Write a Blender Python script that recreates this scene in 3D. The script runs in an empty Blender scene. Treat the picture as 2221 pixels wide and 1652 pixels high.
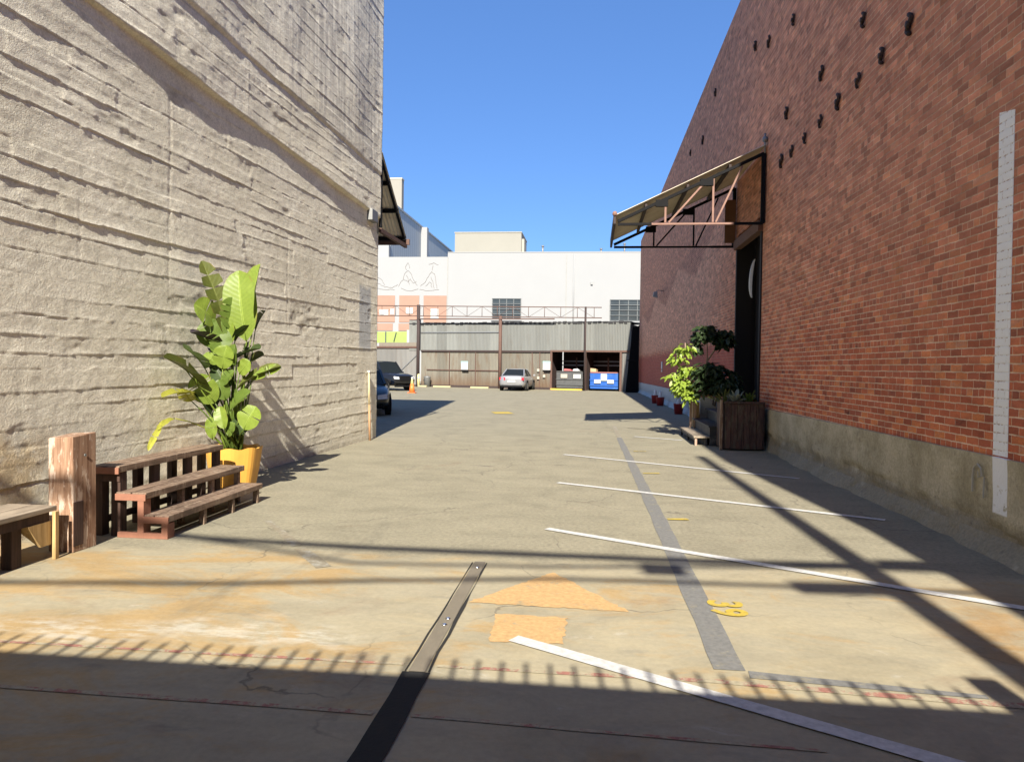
import bpy, bmesh, math, random
import numpy as np
from mathutils import Vector, Matrix
random.seed(7)
C = bpy.context.scene.collection
R_ = math.radians
PI = math.pi

# ------------------------------------------------------------------ materials
class NT:
    def __init__(s, name):
        s.m = bpy.data.materials.new(name); s.m.use_nodes = True
        s.t = s.m.node_tree; s.n = s.t.nodes; s.l = s.t.links
        s.b = s.n['Principled BSDF']; s.out = s.n['Material Output']
        s._co = None
    def new(s, typ, **props):
        x = s.n.new(typ)
        for k, v in props.items(): setattr(x, k, v)
        return x
    def put(s, sock, v):
        if hasattr(v, 'links'): s.l.new(v, sock)
        elif v is not None: sock.default_value = v
    def co(s):
        if s._co is None: s._co = s.new('ShaderNodeTexCoord').outputs['Object']
        return s._co
    def M(s, op, a, b=None, c=None, clamp=False):
        x = s.new('ShaderNodeMath', operation=op); x.use_clamp = clamp
        s.put(x.inputs[0], a)
        if b is not None: s.put(x.inputs[1], b)
        if c is not None: s.put(x.inputs[2], c)
        return x.outputs[0]
    def sep(s, v):
        x = s.new('ShaderNodeSeparateXYZ'); s.put(x.inputs[0], v); return x.outputs
    def comb(s, x=0, y=0, z=0):
        n = s.new('ShaderNodeCombineXYZ')
        s.put(n.inputs[0], x); s.put(n.inputs[1], y); s.put(n.inputs[2], z); return n.outputs[0]
    def scale(s, v, sc):
        n = s.new('ShaderNodeVectorMath', operation='MULTIPLY'); s.put(n.inputs[0], v); n.inputs[1].default_value = sc
        return n.outputs[0]
    def noise(s, scale=5, det=4, rough=.55, v=None, dist=0):
        n = s.new('ShaderNodeTexNoise'); n.inputs['Scale'].default_value = scale
        n.inputs['Detail'].default_value = det; n.inputs['Roughness'].default_value = rough
        n.inputs['Distortion'].default_value = dist
        s.put(n.inputs['Vector'], v if v is not None else s.co()); return n.outputs['Fac']
    def wn(s, v):
        n = s.new('ShaderNodeTexWhiteNoise', noise_dimensions='3D'); s.put(n.inputs['Vector'], v); return n.outputs['Value']
    def ramp(s, f, stops, interp='LINEAR'):
        n = s.new('ShaderNodeValToRGB'); s.put(n.inputs[0], f); e = n.color_ramp.elements
        n.color_ramp.interpolation = interp
        while len(e) < len(stops): e.new(.5)
        for i, (p, c) in enumerate(stops):
            e[i].position = p
            e[i].color = (c, c, c, 1) if not hasattr(c, '__len__') else (*c, 1)
        return n.outputs[0]
    def ss(s, f, a, b):
        n = s.new('ShaderNodeMapRange', interpolation_type='SMOOTHSTEP'); s.put(n.inputs[0], f)
        n.inputs[1].default_value = a; n.inputs[2].default_value = b; return n.outputs[0]
    def mix(s, f, a, b, mode='MIX'):
        n = s.new('ShaderNodeMix', data_type='RGBA', blend_type=mode); s.put(n.inputs[0], f)
        for i, v in ((6, a), (7, b)):
            if isinstance(v, tuple) and len(v) == 3: v = (*v, 1)
            s.put(n.inputs[i], v)
        return n.outputs[2]
    def bump(s, h, strength=.3, dist=.01):
        n = s.new('ShaderNodeBump'); n.inputs['Strength'].default_value = strength
        n.inputs['Distance'].default_value = dist; s.put(n.inputs['Height'], h); s.l.new(n.outputs[0], s.b.inputs['Normal'])
    def done(s, col=None, rough=None, metal=None, spec=None):
        if isinstance(col, tuple) and len(col) == 3: col = (*col, 1)
        s.put(s.b.inputs['Base Color'], col)
        s.put(s.b.inputs['Roughness'], rough)
        if metal is not None: s.b.inputs['Metallic'].default_value = metal
        if spec is not None: s.b.inputs['Specular IOR Level'].default_value = spec
        return s.m

def simple(name, col, rough=.7, metal=0., var=.25, sc=6., bump=0., bsc=40., spec=None, dirt=None):
    t = NT(name)
    n = t.noise(sc, 5, .6)
    c = t.mix(n, tuple(x*(1-var) for x in col), tuple(min(1, x*(1+var)) for x in col))
    if dirt:
        d = t.ss(t.noise(sc*.6, 6, .7), .5, .72)
        c = t.mix(d, c, dirt)
    if bump: t.bump(t.noise(bsc, 4, .6), bump, .004)
    return t.done(c, rough, metal, spec)

def wood(name, dark, light, axis=1, rough=.75, worn=None):
    t = NT(name)
    sc = [38, 38, 38]; sc[axis] = 2.2
    g = t.noise(1, 5, .6, t.scale(t.co(), sc), .6)
    c = t.mix(t.ss(g, .3, .7), dark, light)
    big = t.noise(2.2, 4, .6)
    c = t.mix(t.M('MULTIPLY', t.ss(big, .42, .7), .5), c, tuple(x*.55 for x in dark))
    if worn: c = t.mix(t.ss(t.noise(5, 5, .7, t.scale(t.co(), [3, 3, .8])), .5, .62), c, worn)
    t.bump(g, .4, .004)
    return t.done(c, rough)

# ------------------------------------------------------------------ mesh builder
class MB:
    def __init__(s): s.v = []; s.f = []; s.mi = []; s.cur = 0
    def add(s, vs, fs):
        o = len(s.v); s.v += [tuple(v) for v in vs]
        for f in fs: s.f.append([i+o for i in f]); s.mi.append(s.cur)
        return s
    def box(s, x0, x1, y0, y1, z0, z1):
        return s.add([(x0,y0,z0),(x1,y0,z0),(x1,y1,z0),(x0,y1,z0),(x0,y0,z1),(x1,y0,z1),(x1,y1,z1),(x0,y1,z1)],
                     [(0,3,2,1),(4,5,6,7),(0,1,5,4),(1,2,6,5),(2,3,7,6),(3,0,4,7)])
    def hexa(s, bot, top):      # 4 bottom + 4 top points, same winding
        return s.add(list(bot)+list(top), [(0,3,2,1),(4,5,6,7),(0,1,5,4),(1,2,6,5),(2,3,7,6),(3,0,4,7)])
    def beam(s, p0, p1, w, h, up=(0,0,1)):
        p0, p1 = Vector(p0), Vector(p1); d = (p1-p0).normalized(); up = Vector(up)
        if abs(d.dot(up)) > .98: up = Vector((0,1,0))
        x = d.cross(up).normalized(); z = x.cross(d).normalized()
        q = [x*(-w/2)+z*(-h/2), x*(w/2)+z*(-h/2), x*(w/2)+z*(h/2), x*(-w/2)+z*(h/2)]
        return s.add([p0+a for a in q]+[p1+a for a in q], [(0,1,2,3),(7,6,5,4),(0,4,5,1),(1,5,6,2),(2,6,7,3),(3,7,4,0)])
    def tube(s, pts, r, n=8, cap=True):
        pts = [Vector(p) for p in pts]; m = len(pts); rs = r if hasattr(r, '__len__') else [r]*m
        vs = []; prev = None
        for i, p in enumerate(pts):
            d = (pts[min(i+1, m-1)]-pts[max(i-1, 0)]).normalized()
            if prev is None:
                a = Vector((0,0,1)) if abs(d.z) < .9 else Vector((1,0,0)); x = d.cross(a).normalized()
            else: x = (prev-d*prev.dot(d)).normalized()
            prev = x; y = d.cross(x)
            for k in range(n):
                t = 2*PI*k/n; vs.append(p+(x*math.cos(t)+y*math.sin(t))*rs[i])
        fs = [(i*n+k, i*n+(k+1) % n, (i+1)*n+(k+1) % n, (i+1)*n+k) for i in range(m-1) for k in range(n)]
        if cap: fs += [tuple(range(n))[::-1], tuple((m-1)*n+k for k in range(n))]
        return s.add(vs, fs)
    def lathe(s, prof, n=20, c=(0,0,0), ax=2, ph=0):
        vs = []
        for r, h in prof:
            for k in range(n):
                t = 2*PI*k/n+ph; a, b = r*math.cos(t), r*math.sin(t)
                p = [(h,a,b),(b,h,a),(a,b,h)][ax]; vs.append((c[0]+p[0], c[1]+p[1], c[2]+p[2]))
        m = len(prof)
        fs = [(i*n+k, i*n+(k+1) % n, (i+1)*n+(k+1) % n, (i+1)*n+k) for i in range(m-1) for k in range(n)]
        fs += [tuple(range(n))[::-1], tuple((m-1)*n+k for k in range(n))]
        return s.add(vs, fs)
    def prism(s, poly, fn, d0, d1):   # fn(u,v,d)->xyz
        n = len(poly)
        vs = [fn(u, v, d0) for u, v in poly]+[fn(u, v, d1) for u, v in poly]
        return s.add(vs, [tuple(range(n))[::-1], tuple(range(n, 2*n))]+[(i, (i+1) % n, n+(i+1) % n, n+i) for i in range(n)])
    def loft(s, secs, cap=True):
        n = len(secs[0]); vs = [p for q in secs for p in q]; m = len(secs)
        fs = [(i*n+k, i*n+(k+1) % n, (i+1)*n+(k+1) % n, (i+1)*n+k) for i in range(m-1) for k in range(n)]
        if cap: fs += [tuple(range(n))[::-1], tuple((m-1)*n+k for k in range(n))]
        return s.add(vs, fs)
    def build(s, name, mat, parent=None, smooth=False, bevel=0, sub=0, fix=True):
        me = bpy.data.meshes.new(name); me.from_pydata(s.v, [], s.f)
        for m in (mat if isinstance(mat, (list, tuple)) else [mat]): me.materials.append(m)
        me.polygons.foreach_set('material_index', s.mi)
        if fix:
            b = bmesh.new(); b.from_mesh(me); bmesh.ops.recalc_face_normals(b, faces=b.faces); b.to_mesh(me); b.free()
        if smooth: me.polygons.foreach_set('use_smooth', [True]*len(me.polygons))
        o = bpy.data.objects.new(name, me); C.objects.link(o)
        if parent: o.parent = parent
        if bevel:
            k = o.modifiers.new('b', 'BEVEL'); k.width = bevel; k.segments = 2; k.limit_method = 'ANGLE'
        if sub:
            k = o.modifiers.new('s', 'SUBSURF'); k.levels = sub; k.render_levels = sub
        return o

def tag(o, label=None, cat=None, group=None, kind=None):
    if label: o['label'] = label
    if cat: o['category'] = cat
    if group: o['group'] = group
    if kind: o['kind'] = kind
    return o
def thing(name, label, cat, loc=(0,0,0), rz=0, group=None, kind=None):
    o = bpy.data.objects.new(name, None); C.objects.link(o); o.empty_display_size = .2
    o.location = loc; o.rotation_euler = (0, 0, rz)
    return tag(o, label, cat, group, kind)
def copy_tree(o, parent=None):
    c = o.copy(); C.objects.link(c)
    if parent: c.parent = parent
    for ch in o.children: copy_tree(ch, c)
    return c
def bx(name, mat, parent, x0, x1, y0, y1, z0, z1, bevel=0): return MB().box(x0, x1, y0, y1, z0, z1).build(name, mat, parent, bevel=bevel)

# ------------------------------------------------------------------ sun, sky, camera
AZ, EL = R_(5.1), R_(35.0)
sun_dir = Vector((math.sin(AZ)*math.cos(EL), -math.cos(AZ)*math.cos(EL), math.sin(EL)))
sc = bpy.context.scene
w = bpy.data.worlds.new('World'); sc.world = w; w.use_nodes = True
bg = w.node_tree.nodes['Background']
sky = w.node_tree.nodes.new('ShaderNodeTexSky'); sky.sky_type = 'NISHITA'; sky.sun_disc = False
sky.sun_elevation = EL; sky.sun_rotation = PI-AZ; sky.air_density = 1.0; sky.dust_density = .3; sky.ozone_density = 2.5
tint = w.node_tree.nodes.new('ShaderNodeMix'); tint.data_type = 'RGBA'; tint.blend_type = 'MULTIPLY'; tint.inputs[0].default_value = 1
tint.inputs[7].default_value = (.62, .85, 1.165, 1)
haze = w.node_tree.nodes.new('ShaderNodeMix'); haze.data_type = 'RGBA'; haze.inputs[0].default_value = .28; haze.inputs[7].default_value = (2.5, 4.2, 7.6, 1)
w.node_tree.links.new(sky.outputs[0], haze.inputs[6])
w.node_tree.links.new(haze.outputs[2], tint.inputs[6]); w.node_tree.links.new(tint.outputs[2], bg.inputs[0]); bg.inputs[1].default_value = .052
sl = bpy.data.lights.new('sun', 'SUN'); sl.energy = 5.0; sl.angle = R_(.5); sl.color = (1, .93, .80)
so = bpy.data.objects.new('sun', sl); C.objects.link(so)
so.rotation_euler = sun_dir.to_track_quat('Z', 'Y').to_euler()
F = 1600.; YAW = math.atan(175.5/F); PIT = -math.atan(31.5/F); ROLL = .014
f_ = Vector((-math.sin(YAW)*math.cos(PIT), math.cos(YAW)*math.cos(PIT), math.sin(PIT)))
r_ = Vector((math.cos(YAW), math.sin(YAW), 0)); u_ = r_.cross(f_)
r2 = r_*math.cos(ROLL)+u_*math.sin(ROLL); u2 = u_*math.cos(ROLL)-r_*math.sin(ROLL)
cam = bpy.data.cameras.new('camera'); co = bpy.data.objects.new('camera', cam); C.objects.link(co)
cam.sensor_width = 36; cam.lens = 36*F/2221; cam.clip_end = 3000; cam.clip_start = .05
mt = Matrix((r2, u2, -f_)).transposed().to_4x4(); mt.translation = (0, 0, 1.6); co.matrix_world = mt
sc.camera = co
vs = sc.view_settings; vs.view_transform = 'Standard'; vs.look = 'None'; vs.exposure = 1.32; vs.gamma = 1; vs.use_curve_mapping = False
sc.cycles.max_bounces = 8; sc.cycles.diffuse_bounces = 5; sc.cycles.use_denoising = True

# ------------------------------------------------------------------ common materials
m_black = simple('black_steel', (.006,.006,.007), .75, 0, .3, 8, spec=.15)
m_pink = simple('pink_primer_steel', (.20,.11,.085), .75, 0, .3, 9, .2, 50, dirt=(.17,.085,.06))
m_rust = simple('rusty_steel', (.105,.058,.044), .8, .1, .4, 10, .3, 60)
m_darkrust = simple('dark_rusty_steel', (.035,.022,.020), .8, .0, .4, 10, .3, 60)
m_white = simple('white_paint', (.62,.61,.58), .6, 0, .06, 3)
m_whitepaint = None
m_brownwood = wood('brown_stained_wood', (.10,.062,.042), (.25,.17,.115), 1, worn=(.24,.175,.125))
m_endgrain = simple('reddish_wood_edge', (.24,.105,.066), .7, 0, .25, 20, .2, 60)
m_darkwood = wood('dark_stained_wood', (.028,.014,.010), (.07,.035,.024), 2)
m_blackwood = simple('black_painted_wood', (.02,.02,.021), .6, 0, .4, 9, .3, 60, dirt=(.10,.09,.08))
m_timber = wood('weathered_timber', (.13,.075,.042), (.30,.20,.12), 2, .8, worn=(.36,.27,.19))
m_timber_red = wood('weathered_red_timber', (.17,.085,.048), (.36,.23,.15), 2, .8, worn=(.48,.37,.29))
m_greywood = wood('grey_weathered_plank', (.17,.135,.10), (.34,.28,.21), 1)
m_yellowwood = wood('yellowish_wood', (.30,.19,.07), (.48,.33,.15), 2)
m_pinkwood = wood('pinkish_wood', (.26,.17,.125), (.42,.29,.22), 2)
m_tyre = simple('rubber', (.02,.02,.02), .85)
m_glass = NT('car_glass').done((.012,.014,.013), .18, 0, .22)
m_chrome = NT('bright_metal').done((.6,.6,.6), .25, 1.)
m_galv = simple('galvanised_steel', (.22,.225,.225), .5, .5, .15, 5)

# ------------------------------------------------------------------ ground
def ground_mat():
    t = NT('worn_concrete_paving'); co = t.co(); X, Y, Z = t.sep(co)
    n1 = t.noise(.35, 5, .6); n2 = t.noise(2.2, 6, .65); n3 = t.noise(26, 4, .65); n4 = t.noise(170, 2, .6)
    strk = t.noise(1, 6, .65, t.scale(co, [1.1, 2.6, 1]), .8)
    far = t.mix(n1, (.275,.250,.178), (.335,.306,.220))
    far = t.mix(t.M('MULTIPLY', t.ss(n2, .48, .72), .45), far, (.225,.205,.148))
    near = t.mix(t.ss(strk, .3, .7), (.385,.335,.225), (.335,.30,.215))
    rustm = t.ss(t.M('ADD', t.noise(.9, 6, .7, t.scale(co, [1, 1.7, 1]), .7), t.M('MULTIPLY', t.ss(X, -.2, -3.6), .13)), .52, .68)
    near = t.mix(t.M('MULTIPLY', rustm, .85), near, (.40,.275,.125))
    pale = t.ss(t.noise(1.6, 6, .72, t.scale(co, [1, 2.2, 1]), 1.0), .60, .74)
    near = t.mix(t.M('MULTIPLY', pale, .7), near, (.46,.43,.36))
    sm = t.M('ABSOLUTE', t.M('SUBTRACT', t.M('SUBTRACT', Y, 4.08), t.M('MULTIPLY', t.M('SUBTRACT', t.noise(.8, 4, .6), .5), 1.3)))
    sm = t.M('MULTIPLY', t.M('MULTIPLY', t.ss(sm, .26, .02), t.ss(X, -1.1, -1.7)), t.ss(t.noise(6, 6, .7, t.scale(co, [.5, 1.5, 1])), .42, .60))
    near = t.mix(t.M('MULTIPLY', sm, .6), near, (.56,.54,.47))
    dk = t.ss(t.noise(1.7, 5, .62, t.scale(co, [.8, 2.2, 1]), .5), .60, .70); near = t.mix(t.M('MULTIPLY', dk, .5), near, (.24,.22,.17))
    # slab change a little beyond the drain strip
    edge = t.M('ADD', Y, t.M('ADD', t.M('MULTIPLY', t.M('SUBTRACT', n2, .5), .55), t.M('MULTIPLY', X, -.02)))
    k = t.ss(edge, 5.85, 6.25)
    c = t.mix(k, near, far)
    # rust wash by the right wall and yellowish tyre stains
    rm = t.M('MULTIPLY', t.M('MULTIPLY', t.ss(X, 1.9, 2.6), t.ss(Y, 6.3, 4.6)), t.ss(n2, .35, .6))
    c = t.mix(t.M('MULTIPLY', rm, .75), c, (.34,.185,.055))
    st = t.ss(t.noise(.55, 5, .7, t.scale(co, [1, 1.5, 1]), 1.2), .60, .72)
    c = t.mix(t.M('MULTIPLY', st, .35), c, (.23,.15,.095))
    oil = t.ss(t.noise(1.3, 3, .5, t.scale(co, [1, 2., 1]), .4), .68, .76)
    c = t.mix(t.M('MULTIPLY', oil, .55), c, (.105,.095,.08))
    # aggregate speckle
    c = t.mix(t.M('MULTIPLY', t.ss(n4, .35, .7), t.M('MULTIPLY_ADD', k, .26, .02)), c, (.105,.092,.073))
    c = t.mix(.8, c, t.mix(k, t.ramp(n3, [(.25, .68), (.75, .88)]), t.ramp(n3, [(.3, .55), (.7, .97)])), 'MULTIPLY')
    c = t.mix(1., c, t.ramp(t.noise(1.15, 7, .72, t.scale(co, [1, 1.6, 1]), .6), [(.28, .80), (.5, 1.), (.72, 1.13)]), 'MULTIPLY')
    tw = t.M('ABSOLUTE', t.M('SUBTRACT', t.M('FRACT', t.M('ADD', t.M('MULTIPLY', X, .29), t.M('MULTIPLY', t.noise(.12, 2, .5), 2.6))), .5))
    ty = t.M('MULTIPLY', t.ss(tw, .045, .01), t.ss(t.noise(.6, 5, .7, t.scale(co, [2, .5, 1])), .5, .66)); c = t.mix(t.M('MULTIPLY', ty, .38), c, (.10,.092,.075))
    # fine cracks
    v = t.new('ShaderNodeTexVoronoi', feature='DISTANCE_TO_EDGE'); v.inputs['Scale'].default_value = .33
    wob = t.new('ShaderNodeVectorMath', operation='ADD'); t.put(wob.inputs[0], co)
    nz = t.new('ShaderNodeTexNoise'); nz.inputs['Scale'].default_value = 1.6; nz.inputs['Detail'].default_value = 5; t.put(nz.inputs['Vector'], co)
    t.put(wob.inputs[1], t.scale(nz.outputs['Color'], [.9, .9, .9])); t.put(v.inputs['Vector'], wob.outputs[0])
    crack = t.M('MULTIPLY', t.ss(v.outputs['Distance'], .0055, .0), t.ss(n1, .42, .55))
    c = t.mix(t.M('MULTIPLY', crack, .65), c, (.09,.08,.065))
    t.bump(t.M('ADD', t.M('MULTIPLY', n3, .6), t.M('MULTIPLY', n4, .5)), .45, .006)
    return t.done(c, .9, 0, .25)
m_ground = ground_mat()
g = MB().add([(-400,-300,0),(400,-300,0),(400,500,0),(-400,500,0)], [(0,1,2,3)]).build('ground', m_ground, fix=False)
tag(g, 'worn tan concrete yard floor stained with rust and crossed by shadows', 'ground', kind='structure')

def worn_paint(name, col, wear=.5, under=(.26,.225,.16), sc=7):
    t = NT(name)
    n = t.noise(sc, 7, .72); n2 = t.noise(sc*6, 4, .7)
    k = t.ss(t.M('ADD', t.M('MULTIPLY', n, .75), t.M('MULTIPLY', n2, .25)), wear-.05, wear+.05)
    c = t.mix(k, tuple(col), under)
    c = t.mix(1., c, t.ramp(t.noise(30, 3, .6), [(.3, .68), (.7, .95)]), 'MULTIPLY')
    return t.done(c, .85, 0, .25)
m_wline = worn_paint('white_road_paint', (.56,.555,.54), .64)
m_grey = worn_paint('grey_road_paint', (.185,.183,.175), .58, (.24,.22,.17))
m_red = worn_paint('faded_red_paint', (.33,.155,.12), .485, (.37,.325,.225))
m_orange = worn_paint('worn_orange_paint', (.52,.335,.155), .60, (.31,.26,.165), 5)
m_yel = worn_paint('yellow_road_paint', (.50,.37,.06), .57)
m_pale = worn_paint('pale_worn_paint', (.31,.295,.25), .47)

def strip(name, mat, pts, wd, z=.004, jag=0.):
    m = MB(); P = [Vector((p[0], p[1], 0)) for p in pts]
    out = []
    for a, b in zip(P[:-1], P[1:]):
        n = max(1, int((b-a).length/.25))
        for i in range(n): out.append(a.lerp(b, i/n))
    out.append(P[-1])
    ww = wd if hasattr(wd, '__len__') else (wd, wd)
    vsx = []
    for i, p in enumerate(out):
        d = (out[min(i+1, len(out)-1)]-out[max(i-1, 0)]).normalized(); nn = Vector((-d.y, d.x, 0)); t = i/(len(out)-1)
        h = (ww[0]*(1-t)+ww[1]*t)/2
        vsx += [p+nn*(h+random.uniform(-jag, jag))+Vector((0,0,z)), p-nn*(h+random.uniform(-jag, jag))+Vector((0,0,z))]
    m.add(vsx, [(2*i, 2*i+1, 2*i+3, 2*i+2) for i in range(len(out)-1)])
    o = m.build(name, mat, g, fix=True)
    return o
for a, b, wd in [((-.44,4.28),(3.0,2.27),.105), ((-.43,7.25),(3.05,5.28),.10), ((-.46,10.18),(3.15,8.30),.10), ((-.51,13.48),(3.05,11.26),.10)]:
    strip('stall_line', m_wline, [a, b], wd, .008, .003)
strip('stall_line', m_wline, [(.98,17.4),(2.0,16.75)], .10, .008, .003)
strip('stall_line', m_pale, [(.95,19.9),(2.3,19.0)], .10, .008, .003)
strip('guide_line', m_grey, [(.62,17.0),(.72,7.83),(.75,4.0)], (.12,.17), .004, .006)
strip('guide_line', m_grey, [(.84,3.955),(1.96,3.845)], (.09,.05), .0042, .005)
strip('guide_line', m_pale, [(.60,20.5),(.62,17.05)], (.10,.11), .004, .006)
strip('guide_line', m_pale, [(-3.25,7.13),(-2.55,6.2)], (.06,.10), .004, .006)
strip('guide_line', m_pale, [(-2.5,6.12),(-2.08,5.58)], (.10,.13), .004, .006)
strip('boundary_line', m_red, [(-3.6,3.81),(-.98,3.83)], .032, .004, .004)
strip('boundary_line', m_red, [(-.80,3.83),(.62,3.845),(2.6,3.74)], (.03,.07), .004, .004)
strip('boundary_line', m_red, [(-3.2,3.29),(-.98,3.27)], .04, .004, .004)
strip('boundary_line', m_red, [(-.80,3.27),(1.0,3.2)], (.03,.02), .004, .004)
def ragged(pts, j=.012):
    out = []
    for a, b in zip(pts, pts[1:]+pts[:1]):
        n = max(2, int(math.dist(a, b)/.035))
        out += [(a[0]+(b[0]-a[0])*i/n+random.uniform(-j, j), a[1]+(b[1]-a[1])*i/n+random.uniform(-j, j), .004) for i in range(n)]
    return out
m = MB()
for poly in ([(-.28,5.72),(-.82,4.9),(.26,4.87)], [(-.60,4.70),(-.58,4.22),(-.15,4.24),(-.14,4.69)]):
    q = ragged(poly); m.add(q, [tuple(range(len(q)))])
m.build('arrow_marking', m_orange, g)
for a, b in [((.81,7.93),(1.03,7.96)), ((.78,11.33),(1.03,11.38)), ((.80,14.3),(1.04,14.35))]: strip('stall_mark', m_yel, [a, b], .075, .008, .012)
strip('stall_mark', m_yel, [(-3.38,25.0),(-2.77,25.2)], .9, .008, .03)
# stencilled stall number, read by a driver facing the brick wall
fc = bpy.data.curves.new('stall_number', 'FONT'); fc.body = '39'; fc.size = .31; fc.align_x = 'CENTER'; fc.align_y = 'CENTER'; fc.offset = .010; fc.space_character = 1.1
fo = bpy.data.objects.new('stall_number', fc); C.objects.link(fo); fo.parent = g; fc.materials.append(m_yel)
fo.location = (.905, 5.03, .009); fo.rotation_euler = (0, 0, -PI/2)
# steel drain strip along the old gate track
t = NT('track_strip_steel'); nn = t.noise(9, 5, .7, t.scale(t.co(), [1, .35, 1]))
cst = t.mix(nn, (.115,.10,.078), (.205,.178,.135)); t.bump(t.noise(60, 4), .4, .004)
m_track = t.done(cst, .85, 0, .2)
strip('track_strip', m_track, [(-.89,5.93),(-.89,3.74)], .092, .006, .003)
strip('track_strip', simple('shaded_strip_black', (.006,.006,.006), .9, 0, .4, 20, .5, 50), [(-.89,3.735),(-.89,1.6)], .14, .006, .008)  # stretch inside the gate's shadow, the shade put into its near-black colour
strip('track_gap', simple('dark_gap', (.012,.011,.01), .9), [(-.829,5.9),(-.829,3.74)], .014, .0065, .007)
strip('track_gap', simple('dark_gap', (.012,.011,.01), .9), [(-.949,5.9),(-.949,3.74)], .010, .0065, .004)
for y in (5.74, 4.55, 4.44): MB().lathe([(.018,.006),(.017,.012),(.008,.014)], 12, (-.885, y, 0)).build('track_bolt', m_chrome, g, True)

# ------------------------------------------------------------------ left concrete building
XL, SL = -5.17, .028
lx = lambda y: XL+SL*y
rng = np.random.default_rng(3)
def vnoise(u, v, seed=0):
    r = np.random.default_rng(seed); G = r.random((256, 256))
    iu = np.floor(u).astype(int); iv = np.floor(v).astype(int); fu = u-iu; fv = v-iv
    fu = fu*fu*(3-2*fu); fv = fv*fv*(3-2*fv)
    q = lambda a, b: G[a % 256, b % 256]
    return (q(iu,iv)*(1-fu)+q(iu+1,iv)*fu)*(1-fv)+(q(iu,iv+1)*(1-fu)+q(iu+1,iv+1)*fu)*fv-.5
def fbm(u, v, seed, o=4):
    s = 0; a = 1
    for i in range(o): s = s+a*vnoise(u*2**i+7.3*i, v*2**i+3.1*i, seed+i); a *= .5
    return s
def concrete_mat():
    t = NT('board_formed_concrete'); co = t.co(); X, Y, Z = t.sep(co)
    n1 = t.noise(.5, 5, .6); n2 = t.noise(3.5, 6, .65); n3 = t.noise(38, 4, .7)
    n1 = t.ss(t.noise(.8, 6, .65), .3, .7); c = t.mix(n1, (.75,.70,.565), (.90,.85,.71))
    c = t.mix(t.M('MULTIPLY', t.ss(n2, .5, .75), .35), c, (.58,.53,.44))
    run = t.noise(1, 6, .7, t.scale(co, [1, 5.5, .45]))
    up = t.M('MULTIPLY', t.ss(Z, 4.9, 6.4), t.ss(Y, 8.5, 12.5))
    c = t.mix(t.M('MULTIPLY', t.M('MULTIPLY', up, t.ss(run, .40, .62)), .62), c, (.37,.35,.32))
    c = t.mix(t.M('MULTIPLY', t.ss(run, .58, .78), .35), c, (.50,.46,.39))
    c = t.mix(t.M('MULTIPLY', t.ss(t.noise(1.2, 5, .6), .6, .75), .22), c, (.60,.60,.47))
    # grey-blue paint-out patch near the corner, ochre splash low at the near end
    px = t.M('MULTIPLY', t.ss(t.M('ABSOLUTE', t.M('SUBTRACT', Y, 15.0)), .42, .30), t.ss(t.M('ABSOLUTE', t.M('SUBTRACT', t.M('ADD', Z, t.M('MULTIPLY', n2, .4)), 2.75)), .75, .6))
    c = t.mix(t.M('MULTIPLY', px, .8), c, (.44,.46,.48))
    oc = t.M('MULTIPLY', t.M('MULTIPLY', t.ss(Y, 6.55, 6.0), t.ss(Z, 1.15, .75)), t.ss(n2, .3, .55))
    c = t.mix(t.M('MULTIPLY', oc, .65), c, (.50,.34,.14))
    base = t.M('MULTIPLY', t.ss(t.M('ADD', Z, t.M('MULTIPLY', n2, .5)), .75, .3), .45)
    c = t.mix(base, c, (.50,.46,.37))
    c = t.mix(.9, c, t.ramp(n3, [(.3, .74), (.7, 1.13)]), 'MULTIPLY')
    c = t.mix(.8, c, t.ramp(t.noise(9, 5, .7), [(.3, .82), (.5, 1.0), (.72, 1.08)]), 'MULTIPLY')
    pit = t.ss(t.noise(17, 4, .75), .63, .70)
    c = t.mix(t.M('MULTIPLY', pit, .35), c, (.42,.38,.30))
    sd = t.new('ShaderNodeAttribute', attribute_name='seam_dirt').outputs['Fac']
    c = t.mix(t.M('MULTIPLY', t.M('MULTIPLY', sd, t.ss(t.noise(5, 5, .7), .3, .6)), .75), c, (.27,.24,.19))
    gr = t.ss(t.noise(1, 6, .72, t.scale(co, [1, 1.2, 2.6])), .55, .72); c = t.mix(t.M('MULTIPLY', gr, .32), c, (.47,.45,.40))
    t.bump(t.M('ADD', n3, t.M('MULTIPLY', t.noise(110, 3), .7)), .8, .008)
    return t.done(c, .9, 0, .2)
m_conc = concrete_mat()
cb = thing('concrete_building', 'tall cream building with rough board marked concrete wall along the left of the yard', 'building', (-5,15.8,0))
cb.location = (0,0,0)
HB = 12.3
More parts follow.
